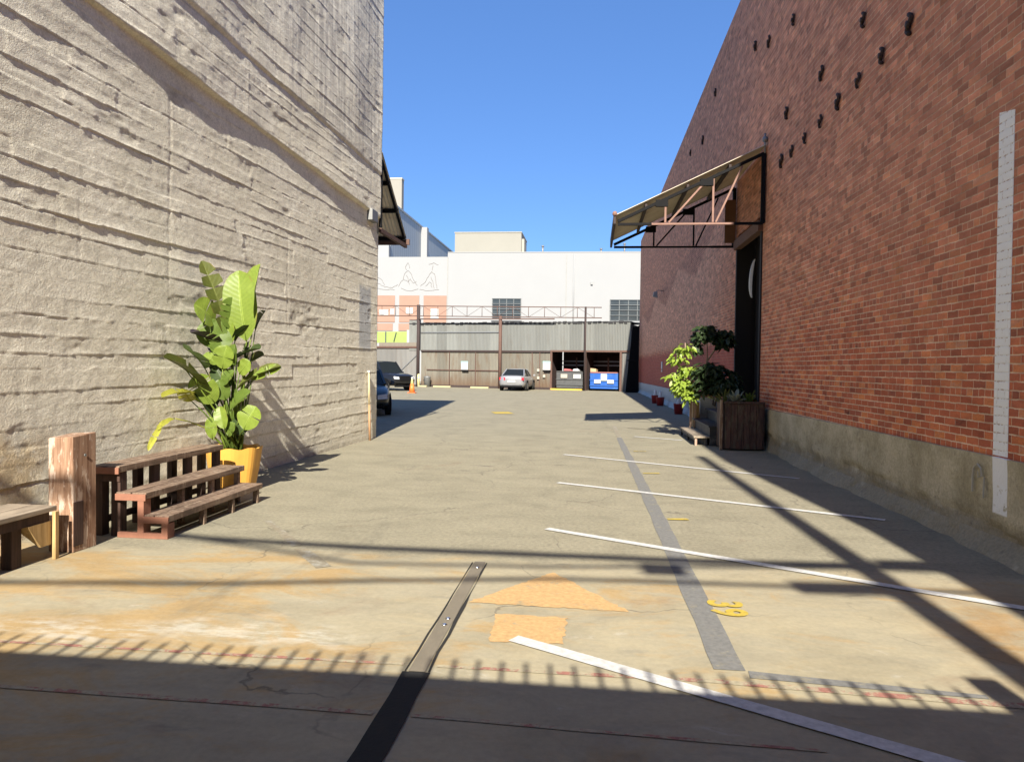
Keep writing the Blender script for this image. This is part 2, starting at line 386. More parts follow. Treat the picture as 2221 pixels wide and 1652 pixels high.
def left_wall():
    y0, y1, z1, st = 4.0, 15.8, 10.2, .025; sz = .0125
    ny, nz = int((y1-y0)/st)+1, int(z1/sz)+1
    y = np.linspace(y0, y1, ny); z = np.linspace(0, z1, nz); Yg, Zg = np.meshgrid(y, z, indexing='ij')
    d = np.zeros_like(Yg)
    zw = Zg+.03*fbm(Yg*.35, Zg*.2, 11, 3)+.012*fbm(Yg*2.5, Zg*2, 12, 3)-.012*(Yg-8)
    zb = [0.]
    while zb[-1] < 11.5: zb.append(zb[-1]+rng.uniform(.13, .23))
    zb = np.array(zb); row = np.clip(np.searchsorted(zb, zw)-1, 0, len(zb)-2)
    fr = np.clip((zw-zb[row])/(zb[row+1]-zb[row]), 0, 1)
    hh = zb[row+1]-zb[row]; edge = np.minimum(fr, 1-fr)*hh
    for r in range(len(zb)-1):
        js = [y0-rng.uniform(0, 3)]
        while js[-1] < y1+.1: js.append(js[-1]+rng.uniform(1.2, 4.5))
        js = np.array(js); dep = rng.normal(0, 1, len(js))
        mk = row == r
        seg = np.clip(np.searchsorted(js, Yg[mk]+.05*fbm(Yg[mk]*5, Zg[mk]*9, 30, 3))-1, 0, len(js)-1)
        d[mk] += .0017*dep[seg]
    rn = row*3.71+.37
    # each board lips out over the one below, more in some stretches than in others
    d += .0072*np.exp(-fr*hh/.028)*np.clip(.28+2.1*fbm(Yg*.55, rn, 41, 4), 0, 1.25)
    d -= .0065*np.exp(-((1-fr)*hh/.010)**2)*np.clip(.15+2.2*fbm(Yg*.8, rn+50, 42, 4), 0, 1.1)
    # crumbly mortar squeezed out at the joints
    d += np.exp(-edge/.022)*.010*np.clip(fbm(Yg*9, Zg*11, 43, 3)+.8*fbm(Yg*.7, rn+9, 48, 3)-.18, 0, 1)
    d += .007*fbm(Yg*.4, Zg*.6, 51, 2)+.0016*fbm(Yg*2.2, Zg*3.2, 52, 3)+.0022*fbm(Yg*8, Zg*11, 53, 2)+.0017*fbm(Yg*19, Zg*24, 46, 2)
    d += .0035*fbm(Yg*1.1, Zg*14, 44, 3)*np.clip(.3+2*fbm(Yg*.5, Zg*.5, 45, 2), 0, 1)
    # honeycombed chips
    ch = np.clip(fbm(Yg*1.5, Zg*3.0, 61, 4)-.42, 0, 1); d -= ch*.035
    # vertical panel joints
    for yj in (6.7, 8.15, 9.9, 11.3, 12.6, 13.9, 14.9):
        yy = yj+.03*fbm(Zg*.8, Zg*.3, int(yj*10), 3); k = np.exp(-((Yg-yy)/.02)**2)*np.clip(.0+2*fbm(Yg*.5, Zg*.7, int(yj*7), 3), 0, 1.)
        d += k*rng.choice([-.005, .004])
    # the overhanging upper lift, a wavy ledge, then a second smaller one
    zl = 5.11-.034*(Yg-6.8)+.02*fbm(Yg*1.2, Yg*0, 71, 3)
    over = .060+.030*fbm(Yg*.55, Yg*0+3, 72, 2)+.022*np.cos((Yg-8)*1.1)
    s1 = 1/(1+np.exp(-(Zg-zl)/.004)); d += s1*over
    z2 = 5.90-.02*(Yg-8.4)+.02*fbm(Yg*1.5, Yg*0, 75, 3); s2 = 1/(1+np.exp(-(Zg-z2)/.012))
    d += s2*(.018+.02*fbm(Yg*.8, Yg*0+5, 76, 2)); d -= .012*np.exp(-((Zg-z2+.03)/.02)**2)
    d += s1*.9*.018*fbm(Yg*1.0, Zg*1.3, 81, 4)
    dirt = np.exp(-edge/.0085)*np.clip(.30+2.0*fbm(Yg*.9, rn+70, 91, 4), 0, 1)+.8*np.clip(ch*4, 0, 1)
    Xg = XL+SL*Yg+d; Xg[:, 0] = XL+SL*Yg[:, 0]+d[:, 0]
    co = np.stack([Xg, Yg, Zg], -1).reshape(-1, 3)
    idx = np.arange(ny*nz).reshape(ny, nz)
    q = np.stack([idx[:-1, :-1], idx[1:, :-1], idx[1:, 1:], idx[:-1, 1:]], -1).reshape(-1, 4)
    # return strip at the corner, so the edge has thickness
    ev = co.reshape(ny, nz, 3)[-1].copy(); ev2 = ev.copy(); ev2[:, 0] = -5.6; ev2[:, 1] += .0
    base = len(co); co = np.concatenate([co, ev2]); k = np.arange(nz-1)
    q2 = np.stack([idx[-1, :-1], base+k, base+k+1, idx[-1, 1:]], -1); q = np.concatenate([q, q2])
    me = bpy.data.meshes.new('wall'); me.vertices.add(len(co)); me.vertices.foreach_set('co', co.ravel())
    me.loops.add(q.size); me.loops.foreach_set('vertex_index', q.ravel())
    me.polygons.add(len(q)); me.polygons.foreach_set('loop_start', np.arange(0, q.size, 4))
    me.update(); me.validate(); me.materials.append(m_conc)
    at = me.attributes.new('seam_dirt', 'FLOAT', 'POINT'); at.data.foreach_set('value', np.concatenate([dirt.ravel(), np.zeros(nz)]).astype(np.float32))
    o = bpy.data.objects.new('wall', me); C.objects.link(o); o.parent = cb
    return o
left_wall()
b = MB().box(-24, lx(4)-.02, -14, 4.0, 0, HB); b.build('rear_wall', m_conc, cb)
MB().box(-24, -5.16, 4.001, 15.78, 0, HB-.02).build('inner_wall', m_conc, cb)
MB().hexa([(-5.5,4.0,10.19),(lx(4)+.08,4.0,10.19),(lx(15.8)+.07,15.79,10.19),(-5.5,15.79,10.19)], [(-5.5,4.0,HB),(lx(4)+.08,4.0,HB),(lx(15.8)+.07,15.79,HB),(-5.5,15.79,HB)]).build('parapet', m_conc, cb)
MB().tube([(-4.80,15.86,.02),(-4.84,15.86,4.55)], .035, 8).build('downpipe', m_rust, cb, True)
# canopy on the building's rear face, pitched towards the far end of the yard
lc = MB(); m_corr = simple('corrugated_sheet', (.72,.66,.56), .7, .2, .25, 4, dirt=(.5,.43,.34))
def corr(fn, u0, u1, pitch, amp, v0, v1, th=.004):
    """corrugated sheet: ridges along v; fn(u,v,h)->xyz"""
    m = MB(); n = int((u1-u0)/pitch*4)
    top = []
    for i in range(n+1):
        u = u0+(u1-u0)*i/n; h = amp*math.sin(2*PI*(u-u0)/pitch); top.append((u, h))
    k = len(top); vs = []
    for th_ in (0, th):
        for v in (v0, v1): vs += [fn(u, v, h-th_) for u, h in top]
    fs = []
    for i in range(k-1):
        fs += [(i, i+1, k+i+1, k+i), (2*k+i+1, 2*k+i, 3*k+i, 3*k+i+1)]
    for a, c2 in ((0, 2*k), (k, 3*k)):
        for i in range(k-1): fs.append((a+i, c2+i, c2+i+1, a+i+1))
    fs += [(0, k, 3*k, 2*k), (k-1, 3*k-1, 4*k-1, 2*k-1)]
    return m.add(vs, fs)
cl = thing('canopy', None, None); cl.parent = cb
def fnL(u, v, h): return (u, 15.85+2.15*v, 6.25-1.5*v+h)
corr(fnL, -8.4, -4.66, .09, .014, 0, 1).build('roof_sheet', m_corr, cl, fix=False)
for v in (.30, .62, .97):
    y, z = 15.85+2.15*v, 6.25-1.5*v-.07; MB().beam((-8.4,y,z),(-4.67,y,z), .06, .09).build('purlin', m_black, cl)
MB().beam((-4.70,15.85,4.55),(-4.68,18.02,4.55), .07, .09).build('truss', m_rust, cl)
MB().beam((-4.70,15.88,4.62),(-4.70,15.88,6.1), .06, .06).beam((-4.70,15.95,6.08),(-4.70,17.98,4.68), .05, .06).build('truss', m_black, cl)
MB().beam((-8.4,18.06,4.66),(-4.60,18.06,4.66), .05, .14).build('fascia', m_rust, cl)
MB().box(-4.93,-4.78,15.80,15.98,4.05,4.62).build('bracket', m_black, cl)

jb = thing('junction_box', 'small grey metal box fixed high on the concrete wall by its far corner', 'junction box', (-4.70,15.25,4.74))
MB().box(-.05,.07,-.2,.2,-.12,.12).build('case', m_galv, jb, bevel=.01)
MB().tube([(.0,.2,.0),(.0,.42,-.05),(.0,.44,-.3)], .015, 6).build('conduit', m_galv, jb, True)

gp = thing('corner_guard_post', 'thin pole painted pale yellow over orange at the concrete wall corner', 'post', (-4.66,15.12,0))
MB().tube([(0,0,0),(-.02,0,.75)], .023, 10).build('lower_section', simple('faded_orange_paint', (.36,.20,.10), .7, 0, .3, 8), gp, True)
MB().tube([(-.02,0,.75),(-.035,0,1.42)], .022, 10).build('upper_section', simple('faded_yellow_paint', (.46,.38,.22), .7, 0, .2, 8), gp, True)
MB().tube([(-.035,0,1.42),(-.036,0,1.47)], .027, 10).build('cap', m_white, gp, True)

# ------------------------------------------------------------------ right brick building
XR, SR = 3.67, -.0118
rx = lambda y: XR+SR*y
def brick_mat(name, painted=False):
    t = NT(name); co = t.co(); X, Y, Z = t.sep(co)
    nb = t.noise(9, 3, .6)
    jit = t.M('MULTIPLY', t.M('SUBTRACT', nb, .5), .018)
    h = .0765
    v = t.M('DIVIDE', t.M('ADD', Z, jit), h); row = t.M('FLOOR', v); fv = t.M('FRACT', v)
    hd = t.M('LESS_THAN', t.M('MODULO', t.M('ADD', row, 3), 7), .5)
    bl = t.M('MULTIPLY_ADD', hd, -.108, .216)
    r0 = t.wn(t.comb(row, 3.3, 1.7))
    off = t.M('ADD', t.M('MULTIPLY', t.M('MODULO', row, 2), .5), t.M('MULTIPLY', r0, .22))
    uu = t.M('ADD', t.M('DIVIDE', t.M('ADD', Y, t.M('MULTIPLY', jit, .8)), bl), off); col = t.M('FLOOR', uu); fu = t.M('FRACT', uu)
    du = t.M('MULTIPLY', t.M('MINIMUM', fu, t.M('SUBTRACT', 1, fu)), bl); dv = t.M('MULTIPLY', t.M('MINIMUM', fv, t.M('SUBTRACT', 1, fv)), h)
    d = t.M('ADD', t.M('MINIMUM', t.M('MULTIPLY', du, 1.7), dv), t.M('MULTIPLY', t.M('SUBTRACT', t.noise(45, 3, .6), .5), .009))
    br = t.ss(d, .0030, .0095)
    rnd = t.wn(t.comb(col, row, .5)); rnd2 = t.wn(t.comb(col, row, 7.5))
    rnd = t.M('ADD', t.M('MULTIPLY', rnd, .76), t.M('MULTIPLY', t.noise(1, 4, .6, t.scale(co, [1, 3, 11])), .48)); rnd = t.M('SUBTRACT', rnd, .10)
    c = t.ramp(rnd, [(0, (.075,.035,.03)), (.07, (.13,.052,.038)), (.18, (.29,.095,.055)), (.5, (.40,.13,.068)), (.72, (.45,.16,.085)), (.86, (.54,.225,.09)), (.95, (.44,.25,.18))])
    c = t.mix(.6, c, t.ramp(t.noise(60, 4, .7), [(.3, .7), (.72, 1.25)]), 'MULTIPLY')
    c = t.mix(t.M('MULTIPLY', t.ss(rnd2, .7, 1.), .4), c, (.30,.12,.09))
    # grime bands and upper dulling
    big = t.noise(.45, 5, .6); mid = t.noise(2.4, 5, .65)
    up = t.M('MULTIPLY', t.ss(t.M('ADD', Z, t.M('MULTIPLY', big, 2.2)), 2.2, 5.4), .62)
    c = t.mix(up, c, t.mix(mid, (.36,.205,.16), (.52,.345,.27)))
    c = t.mix(t.M('MULTIPLY', t.ss(mid, .56, .75), .4), c, (.21,.12,.095))
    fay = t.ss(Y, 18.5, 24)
    # paler and darker fields with a zigzag edge on the far part of the wall
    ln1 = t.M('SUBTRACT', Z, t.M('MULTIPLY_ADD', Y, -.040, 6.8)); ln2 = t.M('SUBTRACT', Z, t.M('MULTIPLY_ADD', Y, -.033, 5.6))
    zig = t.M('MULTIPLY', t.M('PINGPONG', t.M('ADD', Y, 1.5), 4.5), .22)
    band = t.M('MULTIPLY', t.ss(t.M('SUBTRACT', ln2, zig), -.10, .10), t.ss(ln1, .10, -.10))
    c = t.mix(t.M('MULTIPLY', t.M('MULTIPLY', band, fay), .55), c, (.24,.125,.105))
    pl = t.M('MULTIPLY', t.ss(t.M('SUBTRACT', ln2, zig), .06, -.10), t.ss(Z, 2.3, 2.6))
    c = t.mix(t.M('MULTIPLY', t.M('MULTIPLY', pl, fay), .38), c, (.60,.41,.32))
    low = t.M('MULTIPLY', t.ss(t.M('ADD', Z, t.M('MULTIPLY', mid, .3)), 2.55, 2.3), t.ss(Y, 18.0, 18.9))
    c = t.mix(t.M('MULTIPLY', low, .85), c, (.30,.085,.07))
    mort = t.mix(t.noise(5, 4, .6), (.50,.44,.35), (.66,.60,.50))
    mort = t.mix(t.M('MULTIPLY', t.ss(t.M('ADD', Z, t.M('MULTIPLY', big, 2)), 2.6, 5.2), .55), mort, (.44,.31,.24))
    mort = t.mix(t.M('MULTIPLY', low, .8), mort, (.27,.09,.075))
    mort = t.mix(t.M('MULTIPLY', t.ss(t.noise(3.1, 5, .65), .42, .66), .6), mort, (.30,.19,.14))
    c = t.mix(br, mort, c)
    c = t.mix(1., c, (1.28, 1.03, .87), 'MULTIPLY')
    lump = t.M('ADD', t.M('MULTIPLY', t.wn(t.comb(col, row, 11.5)), .72), t.M('MULTIPLY', t.noise(9, 4, .7), .28)); c = t.mix(t.M('MULTIPLY', t.ss(Z, 1.0, 3.5), .9), c, t.mix(1., c, t.ramp(lump, [(.1, .66), (.45, 1.), (.75, 1.16), (.92, 1.5)]), 'MULTIPLY'))
    c = t.mix(.9, c, t.ramp(t.noise(1, 6, .7, t.scale(co, [1, 2.2, 7])), [(.28, .74), (.72, 1.22)]), 'MULTIPLY')
    if painted:
        k = t.ss(t.M('ADD', t.noise(22, 5, .7), t.M('MULTIPLY', br, .24)), .42, .52)
        c = t.mix(k, t.mix(.45, c, (.40,.38,.36)), (.86,.86,.85))
    t.bump(t.M('ADD', t.M('MULTIPLY', br, .8), t.M('MULTIPLY', t.noise(80, 3, .6), .35)), .7, .007)
    return t.done(c, .88, 0, .25)
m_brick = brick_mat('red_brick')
m_wbrick = brick_mat('white_painted_brick', True)
bb = thing('brick_building', 'long red brick building on a concrete plinth along the right of the yard', 'building')
YD0, YD1 = 16.0, 18.5      # doorway
roof = lambda y: 10.75-.0185*(y-19) if y > 19 else 10.75+.01*(19-y)
def wallseg(m, ya, yb, za, zb, o=0., dep=.4):
    m.hexa([(rx(ya)-o,ya,za),(rx(yb)-o,yb,za),(rx(yb)+dep,yb,za),(rx(ya)+dep,ya,za)],
           [(rx(ya)-o,ya,zb(ya) if callable(zb) else zb),(rx(yb)-o,yb,zb(yb) if callable(zb) else zb),(rx(yb)+dep,yb,zb(yb) if callable(zb) else zb),(rx(ya)+dep,ya,zb(ya) if callable(zb) else zb)])
m = MB()
wallseg(m, -12, YD0, .4, 4.85); wallseg(m, YD1, 50.6, .4, 4.85); wallseg(m, -12, -2.5, 4.85, 7.25); wallseg(m, -2.5, 50.6, 4.85, roof)
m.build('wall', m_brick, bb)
m = MB(); m.box(4.05, 24, -12, -2.5, .3, 7.0); m.box(4.05, 24, -2.2, YD0-.3, .3, 10.6); m.box(4.05, 24, YD1+.3, 50.2, .3, 9.9); m.box(5.6, 24, YD0-.35, YD1+.35, .3, 10.2); m.build('inner_wall', m_brick, bb)
# header beam closing the doorway top, and dark interior with a sliding door
t = NT('doorway_shade_wood'); m_doorshade = t.done(t.mix(t.noise(4, 5, .6, t.scale(t.co(), [6, 6, .6])), (.004,.003,.003), (.012,.008,.007)), .8)
MB().box(rx(17)+.41, rx(17)+.48, YD0-.2, YD1+.2, .9, 4.9).build('door', m_doorshade, bb)
for ya, yb in ((YD0+.004, YD0+.03), (YD1-.03, YD1-.004)): MB().box(rx(17)+.0, rx(17)+.40, ya, yb, .88, 4.84).build('dark_reveal_liner', m_doorshade, bb)  # liners added to blacken the reveal, doorway shade put into their colour
MB().beam((rx(16)-.02,YD0-.06,4.62),(rx(18)-.02,YD1+.06,4.62), .16, .22).build('door_lintel', simple('rust_brown_steel', (.13,.06,.035), .8, 0, .4, 6), bb)
for y in (YD0-.0, YD1-.0): MB().box(rx(y)-.03, rx(y)+.36, y-.055, y+.055, .86, 4.5).build('door_jamb', m_doorshade, bb)
# plinth: rough cast concrete, broken at the foot
def plinth(y0, y1, st):
    ny = int((y1-y0)/st)+1; z = np.concatenate([np.linspace(-.02, .86, int(.88/st)+1)]); y = np.linspace(y0, y1, ny)
    Yg, Zg = np.meshgrid(y, z, indexing='ij'); top = .86-.0045*np.clip(Yg-6, 0, 60)
    d = .035+.012*fbm(Yg*1.3, Zg*2.6, 5, 4)+.006*fbm(Yg*6, Zg*8, 9, 3)
    cut = .30+.10*fbm(Yg*.9, Yg*0, 15, 4); foot = 1/(1+np.exp((Zg-cut)/.02)); d += foot*(-.03+.05*fbm(Yg*3, Zg*6, 17, 4))
    d += np.clip(.16-Zg, 0, 1)*.65*(1+fbm(Yg*1.1, Zg, 25, 3))
    Zg = np.minimum(Zg, top)+.006*fbm(Yg*3, Yg*0, 19, 3)*(Zg > .8)
    Xg = XR+SR*Yg-d
    co_ = np.stack([Xg, Yg, Zg], -1).reshape(-1, 3); nz = len(z)
    lip = np.stack([XR+SR*y+.05, y, np.minimum(.86, top[:, -1])+.004], -1); b0 = len(co_); co_ = np.concatenate([co_, lip])
    idx = np.arange(ny*nz).reshape(ny, nz)
    q = np.stack([idx[:-1, :-1], idx[:-1, 1:], idx[1:, 1:], idx[1:, :-1]], -1).reshape(-1, 4)
    k = np.arange(ny-1); q = np.concatenate([q, np.stack([idx[:-1, -1], b0+k, b0+k+1, idx[1:, -1]], -1)])
    return co_, q
def plinth_mat():
    t = NT('rough_plinth_concrete'); co = t.co(); X, Y, Z = t.sep(co)
    n = t.noise(1.7, 6, .65); n3 = t.noise(30, 5, .7)
    c = t.mix(t.ss(n, .3, .7), (.36,.31,.20), (.56,.49,.345))
    c = t.mix(t.M('MULTIPLY', t.ss(t.M('ADD', Z, t.M('MULTIPLY', n, .35)), .55, .38), .75), c, (.26,.225,.16))
    c = t.mix(t.M('MULTIPLY', t.ss(t.noise(7, 6, .7), .56, .68), .5), c, (.19,.165,.13))
    c = t.mix(t.M('MULTIPLY', t.ss(t.noise(3, 4, .6, t.scale(co, [1, 1, .3])), .6, .75), .35), c, (.62,.56,.43))
    c = t.mix(t.ss(Y, 19, 24), c, (.52,.50,.46))
    c = t.mix(.8, c, t.ramp(n3, [(.3, .68), (.72, 1.2)]), 'MULTIPLY')
    pw = t.M('MULTIPLY', t.M('MULTIPLY', t.ss(t.M('ABSOLUTE', t.M('SUBTRACT', Y, t.M('MULTIPLY_ADD', Z, .05, 6.845))), .118, .108), t.ss(Z, .355, .375)), t.ss(t.M('ADD', t.noise(13, 6, .72), t.M('MULTIPLY', Z, .35)), .50, .60))
    c = t.mix(pw, c, (.84,.84,.83))
    t.bump(n3, .7, .012)
    return t.done(c, .92, 0, .2)
m_plinth = plinth_mat()
A, qa = plinth(1, 16, .035); B, qb = plinth(16, 50.6, .22); D, qd = plinth(-12, 1, .22)
me = bpy.data.meshes.new('plinth'); me.from_pydata(np.concatenate([A, B, D]).tolist(), [], np.concatenate([qa, qb+len(A), qd+len(A)+len(B)]).tolist()); me.materials.append(m_plinth)
o = bpy.data.objects.new('plinth', me); C.objects.link(o); o.parent = bb
# painted white measuring stripe, on brick and on plinth
m = MB(); y0, y1 = 6.82, 7.05
m.hexa([(rx(y0)-.004,y0,.87),(rx(y1)-.004,y1,.87),(rx(y1)+.02,y1,.87),(rx(y0)+.02,y0,.87)], [(rx(y0)-.004,y0+.03,3.88),(rx(y1)-.004,y1+.04,3.93),(rx(y1)+.02,y1+.04,3.93),(rx(y0)+.02,y0+.03,3.88)])
m.build('paint_stripe', m_wbrick, bb)
# chalk scribble beside the stripe
m_chalk = simple('chalk', (.44,.41,.34), .95)
pc = [(7.28,.50),(7.28,.66),(7.26,.73),(7.20,.765),(7.14,.73),(7.125,.66)]
MB().tube([(rx(y)-.056, y, z) for y, z in pc], .009, 5).tube([(rx(7)-.056, 7.09, .47),(rx(7)-.056, 7.085, .66)], .008, 5).tube([(rx(7)-.056, 7.2, .70),(rx(7)-.056, 7.19, .64),(rx(7)-.056,7.15,.66)], .006, 5).build('chalk_scribble', m_chalk, bb)
# wall anchors: an S-shaped iron on each tie rod
def anchor(y, z, s=1.):
    m = MB(); pts = []; tl = random.uniform(-.35, .35); s *= random.uniform(.85, 1.1)
    for i in range(13):
        a = i/12; q = (a-.5)*.25*s; w_ = .065*s*math.sin(2*PI*a); pts.append((rx(y)-.03, y+w_*math.cos(tl)-q*math.sin(tl), z+q*math.cos(tl)+w_*math.sin(tl)))
    m.tube(pts, .03*s, 7); m.lathe([(.045*s,0),(.045*s,.03),(.02,.05)], 8, (rx(y)-.065, y, z), 0)
    return m.build('anchor_plate', m_darkrust, bb, True)
for y, z in [(8.97,5.58),(9.76,5.55),(10.56,5.55),(11.37,5.55),(12.17,5.53),(13.0,5.52),(13.79,5.53),(14.5,5.55),(10.42,6.3),(12.17,6.28),(14.2,6.35),(13.86,7.9),(16.9,8.74),(15.67,8.3),(8.2,5.6)]: anchor(y, z, .84)
for y, z in [(22,9.6),(24.2,8.9),(27,9.3)]: anchor(y, z, .9)
# canopy over the door
cr = thing('canopy', None, None); cr.parent = bb
YA, YB, XO = 15.72, 18.75, .42
m_canopy = simple('cream_corrugated_sheet', (.60,.54,.42), .7, 0, .22, 3, dirt=(.42,.34,.24))
def fnR(u, v, h): return (rx(u)-.02+(XO-rx(u)+.02)*v, u, 6.22-1.42*v+h)
corr(fnR, YA-.06, YB+.06, .09, .012, 0, 1.0).build('roof_sheet', m_canopy, cr, fix=False)
for yy, blk in ((YA+.03, 0), (YB-.03, 1)):
    xw = rx(yy)-.06; P = lambda x, z: (x, yy, z); tz = lambda x: 6.08-1.42*(rx(yy)-x)/(rx(yy)-XO)
    MB().beam(P(xw, tz(xw)), P(XO+.05, tz(XO+.05)), .06, .07, (0,1,0)).build('top_chord', m_black, cr)
    MB().beam(P(xw, 4.62), P(xw, tz(xw)), .08, .08, (0,1,0)).build('wall_post', m_black, cr)
    k = m_black if blk else m_pink; x1 = XO+.75
    mm = MB(); mm.beam(P(x1, 4.62), P(2.85, 4.62), .04, .05, (0,1,0)).build('bottom_chord', k, cr)
    for xa, xb in ((XO+.05, x1), (2.85, xw)): MB().beam(P(xa, 4.62), P(xb, 4.62), .05, .06, (0,1,0)).build('bottom_chord', m_black, cr)
    for x in (1.45, 2.42): MB().beam(P(x, 4.65), P(x, tz(x)-.04), .04, .042, (0,1,0)).build('web_member', k, cr)
    for xa, xb in ((1.52, 2.22), (2.48, 3.0)): MB().beam(P(xa, 4.65), P(xb, tz(xb)-.05), .036, .042, (0,1,0)).build('web_member', k, cr)
    for xa, xb in ((1.25, 1.5), (2.15, 2.42)): MB().box(xa, xb, yy-.04, yy+.04, tz((xa+xb)/2)-.12, tz((xa+xb)/2)+.02).build('gusset', m_black, cr)
for x in (1.05, 1.9, 2.75): z = 6.19-1.42*(3.45-x)/(3.45-XO)-.07; MB().beam((x,YA,z),(x,YB,z), .05, .09).build('purlin', m_darkrust, cr)
MB().beam((XO-.02,YA-.05,4.72),(XO-.02,YB+.05,4.72), .05, .20).build('fascia', m_darkrust, cr)
MB().tube([(XO-.02,YA-.07,4.83),(XO-.02,YA+.0,4.83)], .05, 10).build('gutter_end', m_pink, cr, True)
MB().tube([(rx(15.7)-.05,YA-.02,6.05),(rx(15.7)-.05,YA-.02,6.45)], .02, 6).lathe([(.05,6.28),(.06,6.33),(.04,6.38)], 10, (rx(15.7)-.05,YA-.02,0)).build('end_bracket', m_galv, cr, True)
# plywood closing the gable between chord and wall, seen under the canopy
t = NT('stained_board'); m_board = t.done(t.mix(t.noise(3, 5, .65), (.09,.04,.02), (.20,.10,.05)), .85)
MB().box(rx(18)-.30, rx(18)-.04, YB-.12, YB-.08, 4.7, 5.75).build('infill_board', m_board, cr)

# things on the brick wall
ws = thing('wall_sign', 'small white upright sign on the far brick wall', 'sign', (rx(35.5),35.5,1.68))
MB().box(-.035,-.005,-.22,.22,-.24,.24).build('panel', m_white, ws, bevel=.005)
MB().box(-.039,-.036,-.15,.15,-.18,-.08).build('red_band', simple('red_print', (.35,.05,.04), .6), ws)
wl = thing('wall_lamp', 'small grey floodlight on an arm on the far brick wall', 'wall lamp', (rx(35.5),35.5,5.15))
MB().tube([(0,0,.1),(-.25,0,.15),(-.36,0,.05)], .02, 6).build('arm', m_galv, wl, True)
MB().hexa([(-.5,-.14,-.16),(-.28,-.14,-.22),(-.28,.14,-.22),(-.5,.14,-.16)], [(-.46,-.14,.06),(-.3,-.14,.08),(-.3,.14,.08),(-.46,.14,.06)]).build('lamp_head', m_galv, wl, bevel=.01)
cs = thing('crescent_sign', 'white crescent moon shape hanging in the dark doorway', 'sign', (rx(17.4)+.09,17.35,3.68))
pts = [(.20*math.cos(a)*1.0, .44*math.sin(a)) for a in np.linspace(-PI/2, PI/2, 15)]+[(.06*math.cos(a), .40*math.sin(a)) for a in np.linspace(PI/2, -PI/2, 15)[1:-1]]
MB().prism(pts, lambda u, v, d: (.05-u*.5+.06*v, d, v), -.02, .02).build('crescent', simple('white_enamel', (.8,.79,.77), .4), cs)
MB().tube([(.07,0,.40),(.09,0,.92)], .008, 6).build('hanger', m_black, cs)

# ------------------------------------------------------------------ left foreground: benches, post, pot
sb = thing('stepped_bench', 'long three tier stepped bench of brown stained planks by the concrete wall', 'bench', (-4.0,6.25,0))
for o_ in [0]:
    L0, L1 = 0., 1.9
    tiers = [(.22,-.07,.21,.06), (.0,-.29,.41,.06), (-.26,-.54,.645,.06)]
    for x1, x0, z, th in tiers:
        w2 = (x1-x0)/2
        p = MB(); p.box(x0, x0+w2-.006, L0, L1, z-th, z); p.box(x0+w2+.006, x1, L0, L1, z-th, z); p.build('seat', m_brownwood, sb, bevel=.006)
        MB().box(x0-.002, x1+.002, L0-.016, L0-.001, z-th-.012, z-.012).build('seat_end', m_endgrain, sb, bevel=.003)
    # near end frame: zigzag of reddish boards
    for x, za, zb2 in ((.185,.0,.14), (-.045,.0,.345)):
        MB().box(x-.03, x+.03, -.014, .10, za, zb2).build('leg', m_endgrain, sb, bevel=.004)
    MB().box(-.27, .214, -.012, .03, .0, .05).build('foot_rail', m_endgrain, sb, bevel=.004)
    for y in (.62, 1.2, 1.78):
        for x, zb2 in ((.185,.148), (-.045,.348)): MB().box(x-.028, x+.028, y, y+.05, 0, zb2).build('leg', m_brownwood, sb, bevel=.004)
    for y in (.0, .55, 1.15, 1.75):
        for x in (-.315, -.49): MB().box(x-.045 if y == 0 else x-.03, x+.045 if y == 0 else x+.03, y+.03, y+.13, 0, .583).build('leg', m_darkwood, sb, bevel=.004)
    MB().box(-.53, -.27, .02, .028, .50, .58).build('seat_end', m_darkwood, sb)
    MB().box(-.505, -.475, .14, 1.75, .10, .16).build('stretcher', m_darkwood, sb)
    MB().box(-.12, -.09, .1, 1.75, .06, .11).build('stretcher', m_brownwood, sb)
nb = thing('low_bench', 'grey weathered plank bench cut off by the left edge, in front of the timber post', 'bench', (-4.30,5.52,0))
p = MB(); 
for i in range(2): p.box(-.42+i*.215, -.42+i*.215+.205, -1.5, 0, .385, .425)
p.build('seat', m_greywood, nb, bevel=.005)
MB().box(-.40, -.02, -1.46, -.06, .31, .384).build('apron', m_darkwood, nb)
for y in (-1.4, -.35): 
    for x in (-.10, -.36): MB().box(x-.05, x+.04, y-.05, y+.05, 0, .31).build('leg', m_darkwood, nb, bevel=.004)
MB().box(.0, .03, -.055, -.015, 0, .384).build('leg', m_yellowwood, nb, bevel=.003)
MB().hexa([(-.03,-.16,.12),(-.01,-.16,.12),(-.01,-.05,.12),(-.03,-.05,.12)], [(-.14,-.3,.31),(-.01,-.3,.31),(-.01,-.05,.31),(-.14,-.05,.31)]).build('brace', m_yellowwood, nb)

tp = thing('timber_post', 'thick square weathered timber post standing between the two benches', 'post', (-4.385,5.81,0), R_(-3))
MB().hexa([(-.115,-.13,0),(.118,-.13,0),(.118,.14,0),(-.115,.14,0)], [(-.118,-.13,.95),(.112,-.13,.965),(.112,.14,.985),(-.118,.14,.97)]).build('post', m_timber_red, tp, bevel=.007)
MB().box(.118,.124,-.132,-.02,.05,.42).build('splice_board', m_darkwood, tp, bevel=.002)
MB().lathe([(.012,.119),(.012,.126)], 10, (0,.0,.80), 0).build('bolt', m_galv, tp)

